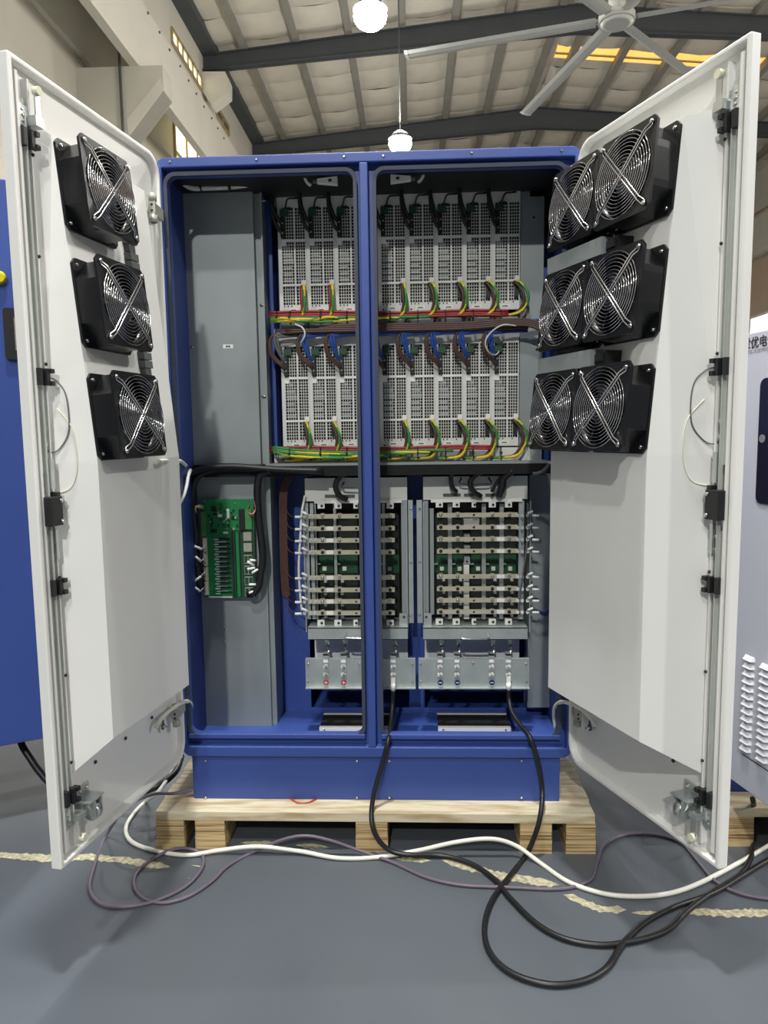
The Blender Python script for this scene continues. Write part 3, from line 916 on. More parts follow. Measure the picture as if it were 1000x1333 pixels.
# plates round the module racks
RY = 0.285
obj('rack_plate', pbox(MB(), 677, 707, 256, 600, RY, 0.09), 'galvdull', cab)
obj('rack_rail', pbox(MB(), 357, 690, 584, 602, RY - 0.002, 0.09), 'plate', cab)
obj('rack_rail', pbox(MB(), 357, 690, 425, 441, RY + 0.002, 0.09), 'plate', cab)
obj('rack_rail', pbox(MB(), 357, 690, 250, 264, RY + 0.002, 0.09), 'galvdull', cab)
obj('rack_post', pbox(MB(), 346, 357, 246, 604, 0.30, 0.075), 'blue', cab)
obj('side_plate', pbox(MB(), 688, 720, 618, 921, 0.31, 0.06), 'galvdull', cab)
for px in (499, 534, 569, 603, 638, 659, 395, 420):
    obj('screw', dome(A(px, 595, RY - 0.002), 0.005, 0.004), 'screw', cab)
for (px, py) in ((695, 283), (699, 455)):
    obj('screw', dome(A(px, py, RY), 0.004, 0.004), 'darkscrew', cab)
sh = MB()
pbox(sh, 240, 718, 605, 619, 0.19, 0.19)
obj('cable_shelf', sh, 'brush', cab, label='black shelf full of cables across the middle')
obj('shelf_edge', pbox(MB(), 346, 716, 602, 605, 0.188, 0.1), 'galvdull', cab)
# brush cable entries in the cabinet floor
FZ = ZB + 0.005
for (x0, x1) in ((418, 506), (570, 663)):
    a = Zp(x0, 949, FZ); b = Zp(x1, 934, FZ)
    xa, xb = Zp(x0, 945, FZ).x, Zp(x1, 945, FZ).x
    e = obj('cable_entry', MB().box((xa, a.y - 0.018, FZ), (xb, a.y, FZ + 0.012)), 'white', cab, label='white framed brush cable entry')
    obj('rear_bar', MB().box((xa, b.y, FZ), (xb, b.y + 0.012, FZ + 0.012)), 'white', e)
    obj('brush', MB().box((xa, a.y, FZ), (xb, b.y, FZ + 0.010)), 'brush', e)
    for k in (0.07, 0.93):
        obj('screw', dome((xa + (xb - xa) * k, a.y - 0.018, FZ + 0.006), 0.004, 0.003), 'screw', e)

# ------------------------------------------------------------------ power modules
MW, MH, MPX = 0.0945, 0.387, 0.00265
def make_module(label, loc, lower):
    t = thing('power_module', label, 'power module', loc, 'power modules in two rows')
    hw = MW / 2
    x = [-hw, -hw + 0.013, -hw + 0.053, -hw + 0.059, -hw + 0.0905, hw - 0.0006]
    segs = ((0.029, 0.090), (0.097, 0.235), (0.243, 0.345))
    f = MB()
    f.box((x[0], 0, 0), (x[1], 0.004, MH)).box((x[4], 0, 0), (x[5], 0.004, MH))
    f.box((x[1], 0, 0), (x[4], 0.004, segs[0][0])).box((x[1], 0, segs[2][1]), (x[4], 0.004, MH))
    obj('faceplate', f, 'plate', t, True)
    obj('divider', MB().box((x[2], -0.001, segs[0][0]), (x[3], 0.004, segs[2][1])), 'plate', t, True)
    for (z0, z1) in ((segs[0][1], segs[1][0]), (segs[1][1], segs[2][0])):
        obj('cross_rail', MB().box((x[1], -0.0035, z0), (x[4], 0.004, z1)), 'paper', t, True)
    g = MB()
    bw = 0.0009
    for (z0, z1) in segs:
        for (xa, xb, nc) in ((x[1], x[2], 5), (x[3], x[4], 4)):
            for i in range(1, nc):
                xx = xa + (xb - xa) * i / nc
                g.box((xx - bw, 0.001, z0), (xx + bw, 0.0025, z1))
            nr = max(1, round((z1 - z0) / 0.0098))
            for j in range(1, nr):
                zz = z0 + (z1 - z0) * j / nr
                g.box((xa, 0.0012, zz - bw), (xb, 0.0026, zz + bw))
    gr = obj('vent_grille', g, 'plate', t, True)
    gr['kind'] = 'stuff'
    obj('module_hood', MB().box((-hw + 0.002, 0.010, MH), (hw - 0.002, 0.07, MH + 0.045)), 'galvdull', t, True)
    obj('module_body', MB().box((-hw + 0.0006, 0.03, 0.002), (hw - 0.0006, 0.08, MH - 0.002)).box((-hw + 0.0006, 0.004, 0.002), (-hw + 0.002, 0.03, MH - 0.002)).box((hw - 0.002, 0.004, 0.002), (hw - 0.0006, 0.03, MH - 0.002)), 'black', t, True)
    rnd = random.Random(3)
    for k in range(6):
        z = 0.105 + 0.021 * k
        obj('heat_sink', MB().box((x[1] + 0.003, 0.006, z), (x[2] - 0.003 - rnd.random() * 0.012, 0.028, z + 0.010 + rnd.random() * 0.004)), 'galvdull', t, True)
    obj('tab', MB().box((x[1] - 0.001, -0.004, segs[1][1] - 0.014), (x[1] + 0.014, 0.001, segs[1][1] + 0.002)), 'paper', t, True)
    obj('tab', MB().box((x[4] - 0.013, -0.004, segs[1][0] - 0.003), (x[4] + 0.003, 0.001, segs[1][0] + 0.012)), 'paper', t, True)
    for k in range(4):
        obj('vent_slot', MB().box((x[1] + 0.002 + 0.012 * k + (0.02 if k > 2 else 0), -0.0006, 0.022), (x[1] + 0.006 + 0.012 * k + (0.02 if k > 2 else 0), 0.0, 0.027)), 'ink', t, True)
    lab = obj('label_sticker', MB().box((-0.016, -0.0008, 0.006), (0.014, 0.0, 0.017)), 'paper', t, True)
    obj('print', MB().box((-0.010, -0.0011, 0.0095), (0.008, -0.0008, 0.0135)), 'greywire', lab, True)
    obj('screw', dome((-hw + 0.010 + 0.006, 0, 0.007), 0.003, 0.002), 'darkscrew', t, True)
    tb = obj('terminal_block', MB().box((x[1] - 0.001, -0.016, 0.246), (x[1] + 0.012, 0.001, 0.312)), 'chip', t, True, label='dark input terminal block')
    for k in range(2):
        obj('terminal_screw', dome((x[1] + 0.0055, -0.016, 0.262 + 0.03 * k), 0.004, 0.003), 'zinc', tb, True)
    gc = obj('signal_connector', MB().box((x[1] - 0.002, -0.012, 0.315), (x[1] + 0.024, 0.001, 0.336)), 'pcbdark', t, True, label='green plug connector')
    obj('signal_plug', MB().box((x[1] + 0.010, -0.012, 0.336), (x[1] + 0.034, -0.004, 0.343)), 'chip', gc, True)
    pb = obj('output_block', MB().box((x[3] + 0.016, -0.010, 0.040), (x[4] - 0.002, 0.001, 0.089)), 'chip', t, True)
    return t
mods = {'U': [], 'D': []}
ML_ = (361.5, 398.0, 434.8)
for row, pyb, rname in (('U', 408, 'upper'), ('D', 584, 'lower')):
    base = A(520, pyb - 2, RY).z
    xL = A(363 if row == 'U' else 367.5, pyb - 70, RY).x
    xR = A(492 if row == 'U' else 494, pyb - 70, RY).x
    for k in range(8):
        x = (xL + MW * k if k < 3 else xR + MW * (k - 3)) + MW / 2
        loc = Vector((x, RY - 0.006, base))
        lab = '%s power module from the left in the %s row, white perforated front' % (ORD[k], rname)
        if not mods['U']:
            mods[row].append((make_module(lab, loc, False), loc))
            mod0 = mods['U'][0][0]
        else:
            mods[row].append((copy_tree(mod0, lab, Matrix.Translation(loc)), loc))

# ------------------------------------------------------------------ wires
def cable(name, label, pts, r, mats, group=None, n=8, smooth=6, stripe=None, cat='cable'):
    o = obj(name, MB().tube(pts, r, n, 0, smooth, False, stripe), mats)
    return tag(o, label, cat, group)
for row, rname in (('U', 'upper'), ('D', 'lower')):
    for k, (mo, L) in enumerate(mods[row]):
        sw = (0.006, 0.006, 0.006, 0.010, 0.016, 0.020, 0.026, 0.030)[k] if row == 'U' else (0.014, 0.020, 0.020, 0.016, 0.022, 0.026, 0.026, 0.032)[k]
        lo = -0.016 if row == 'U' else -0.030
        x0 = L.x + 0.036
        def pth(dx, dy, s):
            return [Vector((x0 + dx, L.y - 0.004, L.z + 0.086)), Vector((x0 + dx + 0.004, L.y - 0.022 - dy, L.z + 0.084)), Vector((x0 + dx + s, L.y - 0.034 - dy, L.z + 0.050)), Vector((x0 + dx + s, L.y - 0.034 - dy, L.z + 0.012)), Vector((x0 + dx + s * 0.4 - 0.008, L.y - 0.03 - dy, L.z + lo)), Vector((x0 + dx - 0.04, L.y - 0.028 - dy, L.z + lo - 0.008)), Vector((x0 + dx - 0.075, L.y - 0.028 - dy, L.z + lo - 0.009))]
        cable('earth_wire', 'yellow-green wire looping down from the %s module of the %s row' % (ORD[k], rname), pth(0, 0.004, sw), 0.0052, ['yellow', 'green'], 'yellow-green module wires', stripe=1)
        cable('output_wire', 'brownish red wire behind the yellow loop of the %s module, %s row' % (ORD[k], rname), pth(-0.009, -0.006, sw * 0.9), 0.0048, ['red' if row == 'U' and k < 3 else 'brown'], 'brown output wires')
    # trunk bundles
    base = mods[row][0][1].z
    y = RY - 0.036
    def trunk(px0, px1, py, Y, sag=0.0):
        a = A(px0, py, Y); b = A(px1, py - 2.0, Y)
        return [a.lerp(b, i / 7) + Vector((0, 0, sag * math.sin(i * 1.3) * 0.003)) for i in range(8)]
    pys = ((407, 'red'), (410.5, 'red'), (413, 'red')) if row == 'U' else ((583.5, 'red'), (586.5, 'red'))
    for i, (py, c) in enumerate(pys):
        cable('trunk_wire', 'dark red wire under the %s module row, %s from the top' % (rname, ORD[i]), trunk(351, 662 if row == 'U' else 640, py, y - 0.004 * i, 1), 0.0046, [c], 'red trunk wires, %s' % rname)
    ys = ((414.5, 'green', 0), (416.8, 'yellow', 1), (419, 'yellow', 1), (417, 'yellow', 2)) if row == 'U' else ((589, 'green', 1), (591.5, 'yellow', 1), (594, 'green', 2), (596, 'yellow', 1))
    for i, (py, c, sg) in enumerate(ys):
        p = trunk(352 if row == 'U' else 356, 560 - 40 * i if row == 'U' else 590 - 30 * i, py, y - 0.016 - 0.003 * i, sg)
        if row == 'D':
            p[0].z += 0.018 ; p[1].z += 0.004
        cable('trunk_wire', '%s wire of the bundle under the %s module row, %s from the top' % ('green' if c == 'green' else 'yellow-green', rname, ORD[i]), p, 0.0050, [c, 'green'], 'yellow-green trunk wires, %s' % rname, stripe=1 if c == 'yellow' else None)
    for i, px in enumerate((361, 378, 418, 452, 508, 544, 580, 616, 652)):
        pc = A(px, (413 if row == 'U' else 590) - (px - 500) * 0.006, y - 0.008)
        ring = [Vector((pc.x, pc.y + 0.020 * math.cos(a), pc.z + 0.022 * math.sin(a))) for a in [2 * math.pi * q / 16 for q in range(16)]]
        o = obj('cable_tie', MB().tube(ring, 0.0016, 5, 0, 0, True).box((pc.x - 0.003, pc.y - 0.026, pc.z - 0.004), (pc.x + 0.003, pc.y - 0.019, pc.z + 0.004)), 'black')
        tag(o, '%s black cable tie from the left around the %s wire bundle' % (ORD[i], rname), 'cable tie', 'cable ties on the wire bundles')
# brown and blue input wires of the lower row
yb = RY - 0.04
for k, (mo, L) in enumerate(mods['D']):
    xs = L.x - MW / 2 + 0.018
    top = A(520, 428, yb).z
    for j, (c, dz, dx) in enumerate((('brown', 0.262, -0.020), ('brown', 0.268, -0.030), ('wireblue', 0.292, -0.008), ('wireblue', 0.296, -0.002))):
        if k == 0 and j > 1:
            c = 'greywire'
        w = 0.020 + 0.004 * (k > 2)
        s = (j - 1.5) * 0.007
        tz = top - (0.006 if c == 'brown' else 0.022) + s * 0.5
        pts = [Vector((xs, L.y - 0.012, L.z + dz)), Vector((xs - 0.012, L.y - 0.028, L.z + dz + 0.016)), Vector((xs - 0.028 + dx * 0.3 + s, L.y - 0.040, L.z + dz + 0.052)), Vector((xs - 0.030 + dx * 0.3 + s, L.y - 0.042, L.z + 0.372 + s)), Vector((xs - 0.012 + s, L.y - 0.040, tz)), Vector((xs + 0.03, L.y - 0.036 + s, tz + 0.004)), Vector((xs + 0.10, L.y - 0.03 + s, tz + 0.006))]
        nm = {'brown': 'brown', 'wireblue': 'blue', 'greywire': 'grey'}[c]
        cable('input_wire', '%s %s wire curving into the top left terminal of the %s lower module' % (('left', 'right')[j % 2], nm, ORD[k]), pts, 0.0050, [c], 'input wires of the lower modules')
for k, (mo, L) in enumerate(mods['U']):
    xs = L.x - MW / 2 + 0.018
    for j, dz in enumerate((0.262, 0.292)):
        pts = [Vector((xs, L.y - 0.012, L.z + dz)), Vector((xs - 0.016, L.y - 0.030, L.z + dz + 0.018)), Vector((xs - 0.030, L.y - 0.034, L.z + dz + 0.07)), Vector((xs - 0.026, L.y - 0.030, L.z + 0.40 + 0.02 * j)), Vector((xs + 0.01, L.y - 0.024, L.z + 0.45))]
        cable('input_wire', '%s black wire rising from the terminal of the %s upper module' % (('lower', 'upper')[j], ORD[k]), pts, 0.0065, ['rubber'], 'input wires of the upper modules')
    pts = [Vector((xs + 0.012, L.y - 0.012, L.z + 0.338)), Vector((xs + 0.022, L.y - 0.03, L.z + 0.362)), Vector((xs + 0.042, L.y - 0.028, L.z + 0.366)), Vector((xs + 0.06, L.y - 0.012, L.z + 0.372))]
    cable('signal_wire', 'thin black wire arching over the green plug of the %s upper module' % ORD[k], pts, 0.003, ['rubber'], 'signal wires of the upper modules')
for i, (py, c, x0) in enumerate(((422, 'brown', 425), (424.5, 'brown', 415), (427, 'brown', 372), (429.5, 'brown', 372))):
    pts = [A(x0, py + 3, yb - 0.012), A(440, py + 1.5, yb - 0.016), A(520, py, yb - 0.018), A(600, py - 1.5, yb - 0.018), A(650, py - 5, yb - 0.024), A(685, py - 6, yb - 0.03), A(704, py, yb - 0.036), A(716, py + 6, yb - 0.04)]
    cable('trunk_wire', 'brown wire of the bundle between the two module rows, %s from the top' % ORD[i], pts, 0.0050, [c], 'brown trunk wires between the rows')
for i, py in enumerate((432.5, 435)):
    pts = [A(398, py + 1, yb), A(460, py, yb - 0.004), A(540, py - 1, yb - 0.004), A(620, py - 3, yb - 0.004), A(690, py - 14, yb - 0.012), A(712, py - 20, yb - 0.012)]
    cable('trunk_wire', 'blue wire of the bundle between the two module rows, %s' % ('upper' if i == 0 else 'lower'), pts, 0.0052, ['wireblue'], 'blue trunk wires between the rows')
cable('signal_wire', 'single white wire looping down to the first lower module', [A(384, 422, yb - 0.02), A(393, 426, yb - 0.024), A(397, 434, yb - 0.024), A(394, 443, yb - 0.016), A(389, 450, yb + 0.01)], 0.0028, ['whitecable'])
cable('signal_wire', 'single white wire looping down to the last lower module', [A(672, 424, yb - 0.03), A(655, 423, yb - 0.04), A(640, 432, yb - 0.044), A(632, 445, yb - 0.044), A(636, 458, yb - 0.03), A(645, 462, yb), A(650, 457, yb + 0.02)], 0.0024, ['whitecable'])

# ------------------------------------------------------------------ small items under the cabinet roof
def limit_switch(px, py, flip, label):
    p = A(px, py, 0.10)
    t = thing('limit_switch', label, 'switch', p, 'door limit switches')
    s = -1 if flip else 1
    obj('body', MB().prism([p + Vector((s * x, -0.008, z)) for x, z in ((0.034, 0.012), (-0.028, 0.006), (-0.028, -0.005), (0.034, -0.012))], Vector((0, 0.02, 0))), 'paper', t)
    obj('mounting_bar', MB().cbox((p.x + s * 0.004, p.y + 0.006, p.z + 0.018), (0.062, 0.022, 0.006)), 'plate', t)
    obj('lever', MB().cyl(p + Vector((-s * 0.028, 0, 0)), p + Vector((-s * 0.042, 0, 0)), 0.006, 10), 'greywire', t)
    obj('mark', MB().cbox((p.x + s * 0.012, p.y - 0.0085, p.z), (0.010, 0.001, 0.008)), 'ink', t)
    obj('lead', MB().tube([p + Vector((-s * 0.05, 0.01, -0.008)), p + Vector((-s * 0.062, 0.01, 0.004)), p + Vector((-s * 0.068, 0.01, 0.022)), p + Vector((-s * 0.068, 0.02, 0.05))], 0.005, 8), 'whitecable', t)
limit_switch(425, 236, False, 'white door switch under the roof, in the left opening')
limit_switch(523, 233, True, 'white door switch under the roof, in the right opening')
cable('corrugated_cable', 'grey white cable along the top of the plain grey cover', [A(228, 225, 0.12), A(238, 238, 0.14), A(250, 245, 0.15), A(270, 245, 0.16), A(295, 244, 0.165), A(315, 242, 0.17), A(326, 240, 0.175)], 0.0075, ['whitecable'])
for i, px in enumerate((262, 299)):
    pc = A(px, 245, 0.157)
    tag(obj('cable_tie', MB().cyl(pc + Vector((-0.003, 0, 0)), pc + Vector((0.003, 0, 0)), 0.0088, 14).box((pc.x - 0.003, pc.y - 0.012, pc.z - 0.003), (pc.x + 0.003, pc.y - 0.008, pc.z + 0.003)), 'black'), '%s black tie round the cable at the top of the grey cover' % ('left' if i == 0 else 'right'), 'cable tie')

# ------------------------------------------------------------------ control board
PY = 0.212
b0 = A(268, 650, PY); b1 = A(331, 650, PY); b2 = A(300, 778, PY)
bx0, bx1, bzt, bzb = A(266, 700, PY).x, A(331.5, 700, PY).x, b0.z, b2.z
pcb = thing('control_board', 'green control circuit board full of connectors on the grey plate', 'circuit board', ((bx0 + bx1) / 2, PY, bzb))
BWd, BHt = bx1 - bx0, bzt - bzb
def bb(u0, u1, v0, v1, h, y=PY):
    return MB().box((bx0 + BWd * u0, y - h, bzt - BHt * v1), (bx0 + BWd * u1, y, bzt - BHt * v0))
obj('board', bb(0, 1, 0, 1, 0.002), 'pcb', pcb)
obj('right_zone', bb(0.52, 1, 0.31, 1, 0.0006, PY - 0.002), 'pcbdark', pcb)
PF = PY - 0.002
for (u, v) in ((0.03, 0.012), (0.94, 0.012), (0.03, 0.985), (0.96, 0.985)):
    p = Vector((bx0 + BWd * u, PF, bzt - BHt * v))
    obj('standoff_screw', dome(p, 0.004, 0.003), 'screw', pcb)
    obj('standoff', MB().cyl(p + Vector((0, 0.002, 0)), p + Vector((0, 0.024, 0)), 0.004, 8), 'zinc', pcb)
tl = obj('terminal_strip', bb(-0.03, 0.055, 0.12, 0.37, 0.012, PF), 'pcbgreen', pcb, label='light green terminal strip')
obj('terminal_strip', bb(0.84, 0.97, 0.10, 0.30, 0.010, PF), 'pcbgreen', pcb)
obj('heat_spreader', bb(0.72, 0.84, 0.10, 0.31, 0.012, PF), 'black', pcb, label='black relay block')
for i, v in enumerate((0.385, 0.53, 0.68, 0.825)):
    c = obj('side_connector', bb(-0.01, 0.06, v, v + 0.138, 0.012, PF), 'connector', pcb, label='white side connector')
for i, v in enumerate((0.33, 0.44, 0.56, 0.67, 0.78, 0.89)):
    c = obj('pin_header', bb(0.79, 0.952, v, v + 0.088, 0.008, PF), 'hinge', pcb, label='white pin header')
    for q in (0.798, 0.878):
        obj('slot', bb(q, q + 0.066, v + 0.008, v + 0.080, 0.001, PF - 0.008), 'hinge' if i < 2 else 'pcbdark', c)
for k in range(23):
    v = 0.398 + 0.0252 * k
    u0, u1 = (0.19, 0.28) if k % 2 == 0 else (0.215, 0.44)
    obj('legend_bar', bb(u0, u1, v, v + 0.010, 0.0012, PF), 'paper', pcb)
for k in range(12):
    v = 0.386 + 0.0494 * k
    obj('relay', bb(0.30, 0.47, v + 0.002, v + 0.020, 0.005, PF), 'chip', pcb)
    obj('small_chip', bb(0.475, 0.515, v + 0.004, v + 0.024, 0.003, PF), 'chip', pcb)
for (u0, u1) in ((0.555, 0.575), (0.605, 0.62), (0.70, 0.715)):
    obj('trace_rib', bb(u0, u1, 0.33, 0.985, 0.004, PF), 'chip', pcb)
obj('trace_rib', bb(0.63, 0.69, 0.33, 0.985, 0.003, PF), 'pcb', pcb)
rr = random.Random(5)
for k in range(46):
    u = 0.08 + rr.random() * 0.6; v = 0.03 + rr.random() * 0.27
    a, b = 0.012 + rr.random() * 0.03, 0.006 + rr.random() * 0.014
    obj('component', bb(u, u + a, v, v + b, 0.002 + rr.random() * 0.004, PF), rr.choice(['chip', 'chip', 'pcbdark', 'connector', 'pcbgreen', 'zinc']), pcb)
for (u0, u1, v0, v1) in ((0.17, 0.26, 0.07, 0.12), (0.20, 0.27, 0.14, 0.16), (0.15, 0.18, 0.18, 0.28), (0.14, 0.26, 0.30, 0.335), (0.56, 0.63, 0.175, 0.205), (0.29, 0.31, 0.25, 0.28), (0.40, 0.42, 0.25, 0.28), (0.50, 0.52, 0.25, 0.28)):
    obj('chip', bb(u0, u1, v0, v1, 0.004, PF), 'chip', pcb)
for (u0, u1, v0, v1) in ((0.385, 0.48, 0.326, 0.346), (0.465, 0.52, 0.095, 0.19), (0.29, 0.375, 0.15, 0.178), (0.06, 0.52, 0.986, 0.998)):
    obj('label_sticker', bb(u0, u1, v0, v1, 0.0009, PF), 'paper', pcb)
HY = 0.185
cable('cable_loom', 'thick black loom hugging the left edge of the circuit board', [A(345, 609, 0.17), A(300, 610, HY), A(268, 614, HY), A(254, 625, HY), A(250, 645, HY), A(252, 675, HY), A(255, 700, HY), A(252, 712, HY), A(256, 735, HY), A(259, 755, HY + 0.01), A(262, 764, HY + 0.02)], 0.013, ['rubber'], n=10)
cable('cable_loom', 'thick black loom hugging the right edge of the circuit board', [A(352, 612, 0.17), A(338, 620, HY), A(335, 640, HY), A(337, 675, HY), A(341, 710, HY), A(342, 730, HY), A(339, 748, HY), A(337, 762, HY), A(330, 772, HY), A(324, 774, HY + 0.01)], 0.0125, ['rubber'], n=10)
cable('cable_loom', 'black loom running level above the circuit board', [A(238, 622, 0.17), A(262, 611, 0.165), A(300, 607, 0.165), A(360, 611, 0.165), A(420, 613, 0.165)], 0.011, ['rubber'], n=10)
def sleeve(a, b, r, label, group):
    tag(obj('wire_marker', MB().cyl(a, b, r, 10), 'paper'), label, 'wire marker', group)
for i, (x0, y0, x1, y1) in enumerate(((253, 711, 263, 715), (254, 724, 262, 731), (253, 757, 262, 750), (253, 764, 261, 770), (325, 729, 333, 730), (322, 731, 331, 736), (322, 741, 332, 739), (328, 746, 336, 741), (324, 761, 333, 761), (324, 772, 332, 769))):
    lab = '%s white wire marker from the top %s the circuit board' % (ORD[i if i < 4 else i - 4], 'left of' if i < 4 else 'right of')
    sleeve(A(x0, y0, HY - 0.012), A(x1, y1, HY - 0.006), 0.0042, lab, 'wire markers beside the circuit board')
    if i < 4:
        for q in range(3):
            cable('signal_wire', 'thin tan wire fanning into the left side connectors, at the %s marker' % ORD[i], [A(x1, y1, HY - 0.006), A(x1 + 3, y1 + (q - 1) * 4, HY), A(269, y1 + (q - 1) * 7 + (4 if i == 1 else 0), PY - 0.008)], 0.0013, ['brown' if q else 'whitecable'], 'thin tan wires left of the board', n=5, smooth=3)
for q in range(4):
    cable('signal_wire', 'thin yellow white wire curling into the top left terminal strip', [A(256, 668 - 3 * q, HY - 0.01), A(254, 662 - q, HY - 0.02), A(259, 658 + q, HY - 0.02), A(265, 659 + q, PY - 0.012)], 0.0014, ['yellow' if q % 2 else 'whitecable'], 'thin wires at the top left terminal strip', n=5, smooth=4)
for q, c in enumerate(('red', 'whitecable', 'orange')):
    cable('signal_wire', '%s thin wire loop at the top right of the circuit board' % ('red', 'white', 'orange')[q], [A(331, 652, HY - 0.01), A(332.5, 662 + q, HY - 0.02), A(328, 667 + 2 * q, HY - 0.02), A(323, 664 + q, PY - 0.012), A(324, 656, PY - 0.008)], 0.0016, [c], None, n=5, smooth=4)

# ------------------------------------------------------------------ busbar units and their terminal plates
BYS = (672, 688, 703.5, 719, 752, 768, 783, 798)
def bus_unit(side):
    L = side == 'L'
    XL, XR = (399, 531) if L else (551, 688)
    oy = 0 if L else -1.5
    rt = A((XL + XR) / 2, 832, 0.3)
    u = thing('busbar_unit', 'galvanised rack of eight stacked busbars %s' % ('behind the centre post' if L else 'right of the centre post'), 'busbar rack', rt, 'busbar racks')
    obj('back_box', pbox(MB(), XL, XR, 655, 818, 0.366, 0.012), 'black', u)
    x0, x1 = A(XL, 740, 0.3).x, A(XR, 740, 0.3).x
    z0, z1 = A(XL, 818, 0.3).z, A(XL, 652, 0.3).z
    obj('side_wall', MB().box((x0, 0.25, z0), (x0 + 0.004, 0.37, z1)), 'galv', u)
    obj('side_wall', MB().box((x1 - 0.004, 0.25, z0), (x1, 0.37, z1)), 'galv', u)
    if L:
        top = pbox(MB(), 397, 530, 622, 652, 0.262, 0.1)
    else:
        top = pbox(MB(), 551, 687, 620, 650, 0.262, 0.1)
    tp = obj('top_cover', top, 'plate', u, label='pale sheet metal top cover')
    hp = [A(q[0], q[1], 0.262) for q in (((448, 628), (448, 634), (476, 634), (476, 628)) if L else ((600, 622), (600, 629), (636, 629), (636, 622)))]
    obj('top_handle', MB().tube([hp[0], hp[0] + Vector((0, -0.02, -0.002)), hp[1] + Vector((0, -0.028, 0)), hp[2] + Vector((0, -0.028, 0)), hp[3] + Vector((0, -0.02, -0.002)), hp[3]], 0.0028, 8), 'darkscrew', u)
    # slots and tabs below the cover
    for (a, b) in (((423, 440), (448, 462)) if L else ((577, 600), (604, 617), (632, 650))):
        obj('slot', pbox(MB(), a, b, 644 + oy, 648 + oy, 0.260, 0.002), 'steelgrey', tp)
    obj('tab_rail', pbox(MB(), XL + 10, XR - 8, 651 + oy, 655 + oy, 0.252, 0.004), 'plate', u)
    tabs = (418, 440, 463, 508) if L else (572, 594, 617, 641, 662)
    for i, px in enumerate(tabs):
        w_ = 4.6 if px not in (463, 617) else 2.8
        t = obj('tab', pbox(MB(), px - w_, px + w_, 653 + oy, 662 + oy, 0.250, 0.003), 'plate', u)
        obj('tab_bolt', dome(A(px + 1, 658.5 + oy, 0.250), 0.0045, 0.004), 'darkscrew', t)
        t = obj('foot_tab', pbox(MB(), px - w_, px + w_, 807 + oy, 815 + oy, 0.238, 0.003), 'plate', u)
        obj('tab_bolt', dome(A(px + 1, 811 + oy, 0.238), 0.0045, 0.004), 'darkscrew', t)
    # upright rails between and behind the bars
    for px in ((411.5, 437, 500) if L else (586, 630, 653)):
        wd = 1.2 if px < 412 else 1.8 if L else 2.6
        obj('upright_rail', pbox(MB(), px - wd, px + wd, 656, 806, 0.285, 0.02), 'galv', u)
    if not L:
        obj('fuse_column', pbox(MB(), 604, 611, 735, 806, 0.27, 0.04), 'plate', u)
        for k in range(3):
            fz = obj('fuse_holder', pbox(MB(), 604.5, 612, 696 + 14 * k, 706 + 14 * k, 0.268, 0.04), 'galv', u)
            obj('fuse_button', dome(A(608, 703 + 14 * k, 0.268), 0.004, 0.004), 'chip', fz)
        obj('relay_cover', pbox(MB(), 604, 624, 676, 684, 0.29, 0.03), 'plate', u)
    # green boards seen in the middle gap
    for (a, b) in (((413, 434), (439, 466), (498, 520)) if L else ((566, 583), (589, 603), (633, 650), (655, 672), (613, 626))):
        gb = obj('driver_board', pbox(MB(), a, b, 668, 800, 0.33, 0.004), 'chip', u)
        obj('driver_board_face', pbox(MB(), a, b, 722, 746, 0.324, 0.004), 'pcbdark', gb, label='dark green driver board')
        obj('board_plug', pbox(MB(), a + 7, a + 12, 738, 743, 0.316, 0.008), 'plate', gb)
        obj('board_lever', pbox(MB(), a - 2, a + 4, 733.5, 735, 0.300, 0.02), 'zinc', gb)
    # bars
    for i, py in enumerate(BYS):
        py = py + (0 if L else -1.6)
        ax, bx = (401, 514) if L else (569, 674)
        bar = obj('busbar', pbox(MB(), ax, bx, py - 2.9, py + 2.9, 0.242, 0.006), 'nickel', u, label='nickel plated flat busbar')
        bpx = ((420, 442, 508) if L else (574, 596, 641, 663))
        for q in bpx:
            obj('bolt', dome(A(q, py, 0.242), 0.0062, 0.005, n=6), 'darkscrew' if i % 2 else 'screw', bar)
            obj('washer', MB().cyl(A(q, py, 0.242) + Vector((0, -0.0012, 0)), A(q, py, 0.242), 0.0066, 12), 'zinc', bar)
            obj('clamp', pbox(MB(), q - 2.5, q + 2.5, py - 3.7, py - 2.9, 0.241, 0.010), 'nickel', bar)
        obj('hole', MB().cyl(A(464 if L else 617, py, 0.2415), A(464 if L else 617, py, 0.2425), 0.0045, 12), 'black', bar)
        obj('sticker', pbox(MB(), *((425, 434) if L else (647, 657)), py - 2.4, py + 2.4, 0.2412, 0.001), 'paper' if i else 'nickel', bar)
        # small ring terminals where sense wires meet the bar
        for q in ((396.5, 404, 410) if L else (674, 680, 687)):
            obj('sense_terminal', MB().cyl(A(q, py + 0.6, 0.238), A(q, py + 0.6, 0.244), 0.0062, 8).box(A(q - 2, py + 1.5, 0.24), A(q + 2, py - 1.5, 0.244) + Vector((0, 0.001, 0))), 'zinc', bar)
        for q in (bpx[:2] if L else bpx):
            if i > 3:
                obj('capacitor', pbox(MB(), q + 2, q + 5.5, py + 4.2, py + 6.4, 0.29, 0.02), 'paper', bar)
    # terminal brackets on the outer side
    if L:
        obj('bracket_plate', pbox(MB(), 397, 403, 655, 806, 0.262, 0.004), 'galv', u)
        obj('bracket_plate', pbox(MB(), 405, 409.5, 655, 806, 0.262, 0.004), 'galv', u)
        obj('ear', pbox(MB(), 532, 538, 651, 811, 0.25, 0.006), 'galv', u, label='galvanised mounting ear')
        obj('inner_angle', pbox(MB(), 523, 531, 652, 811, 0.262, 0.006), 'galvdull', u)
        for py in (662, 732, 801):
            obj('ear_bolt', dome(A(535, py, 0.25), 0.0048, 0.005), 'screw', u)
    else:
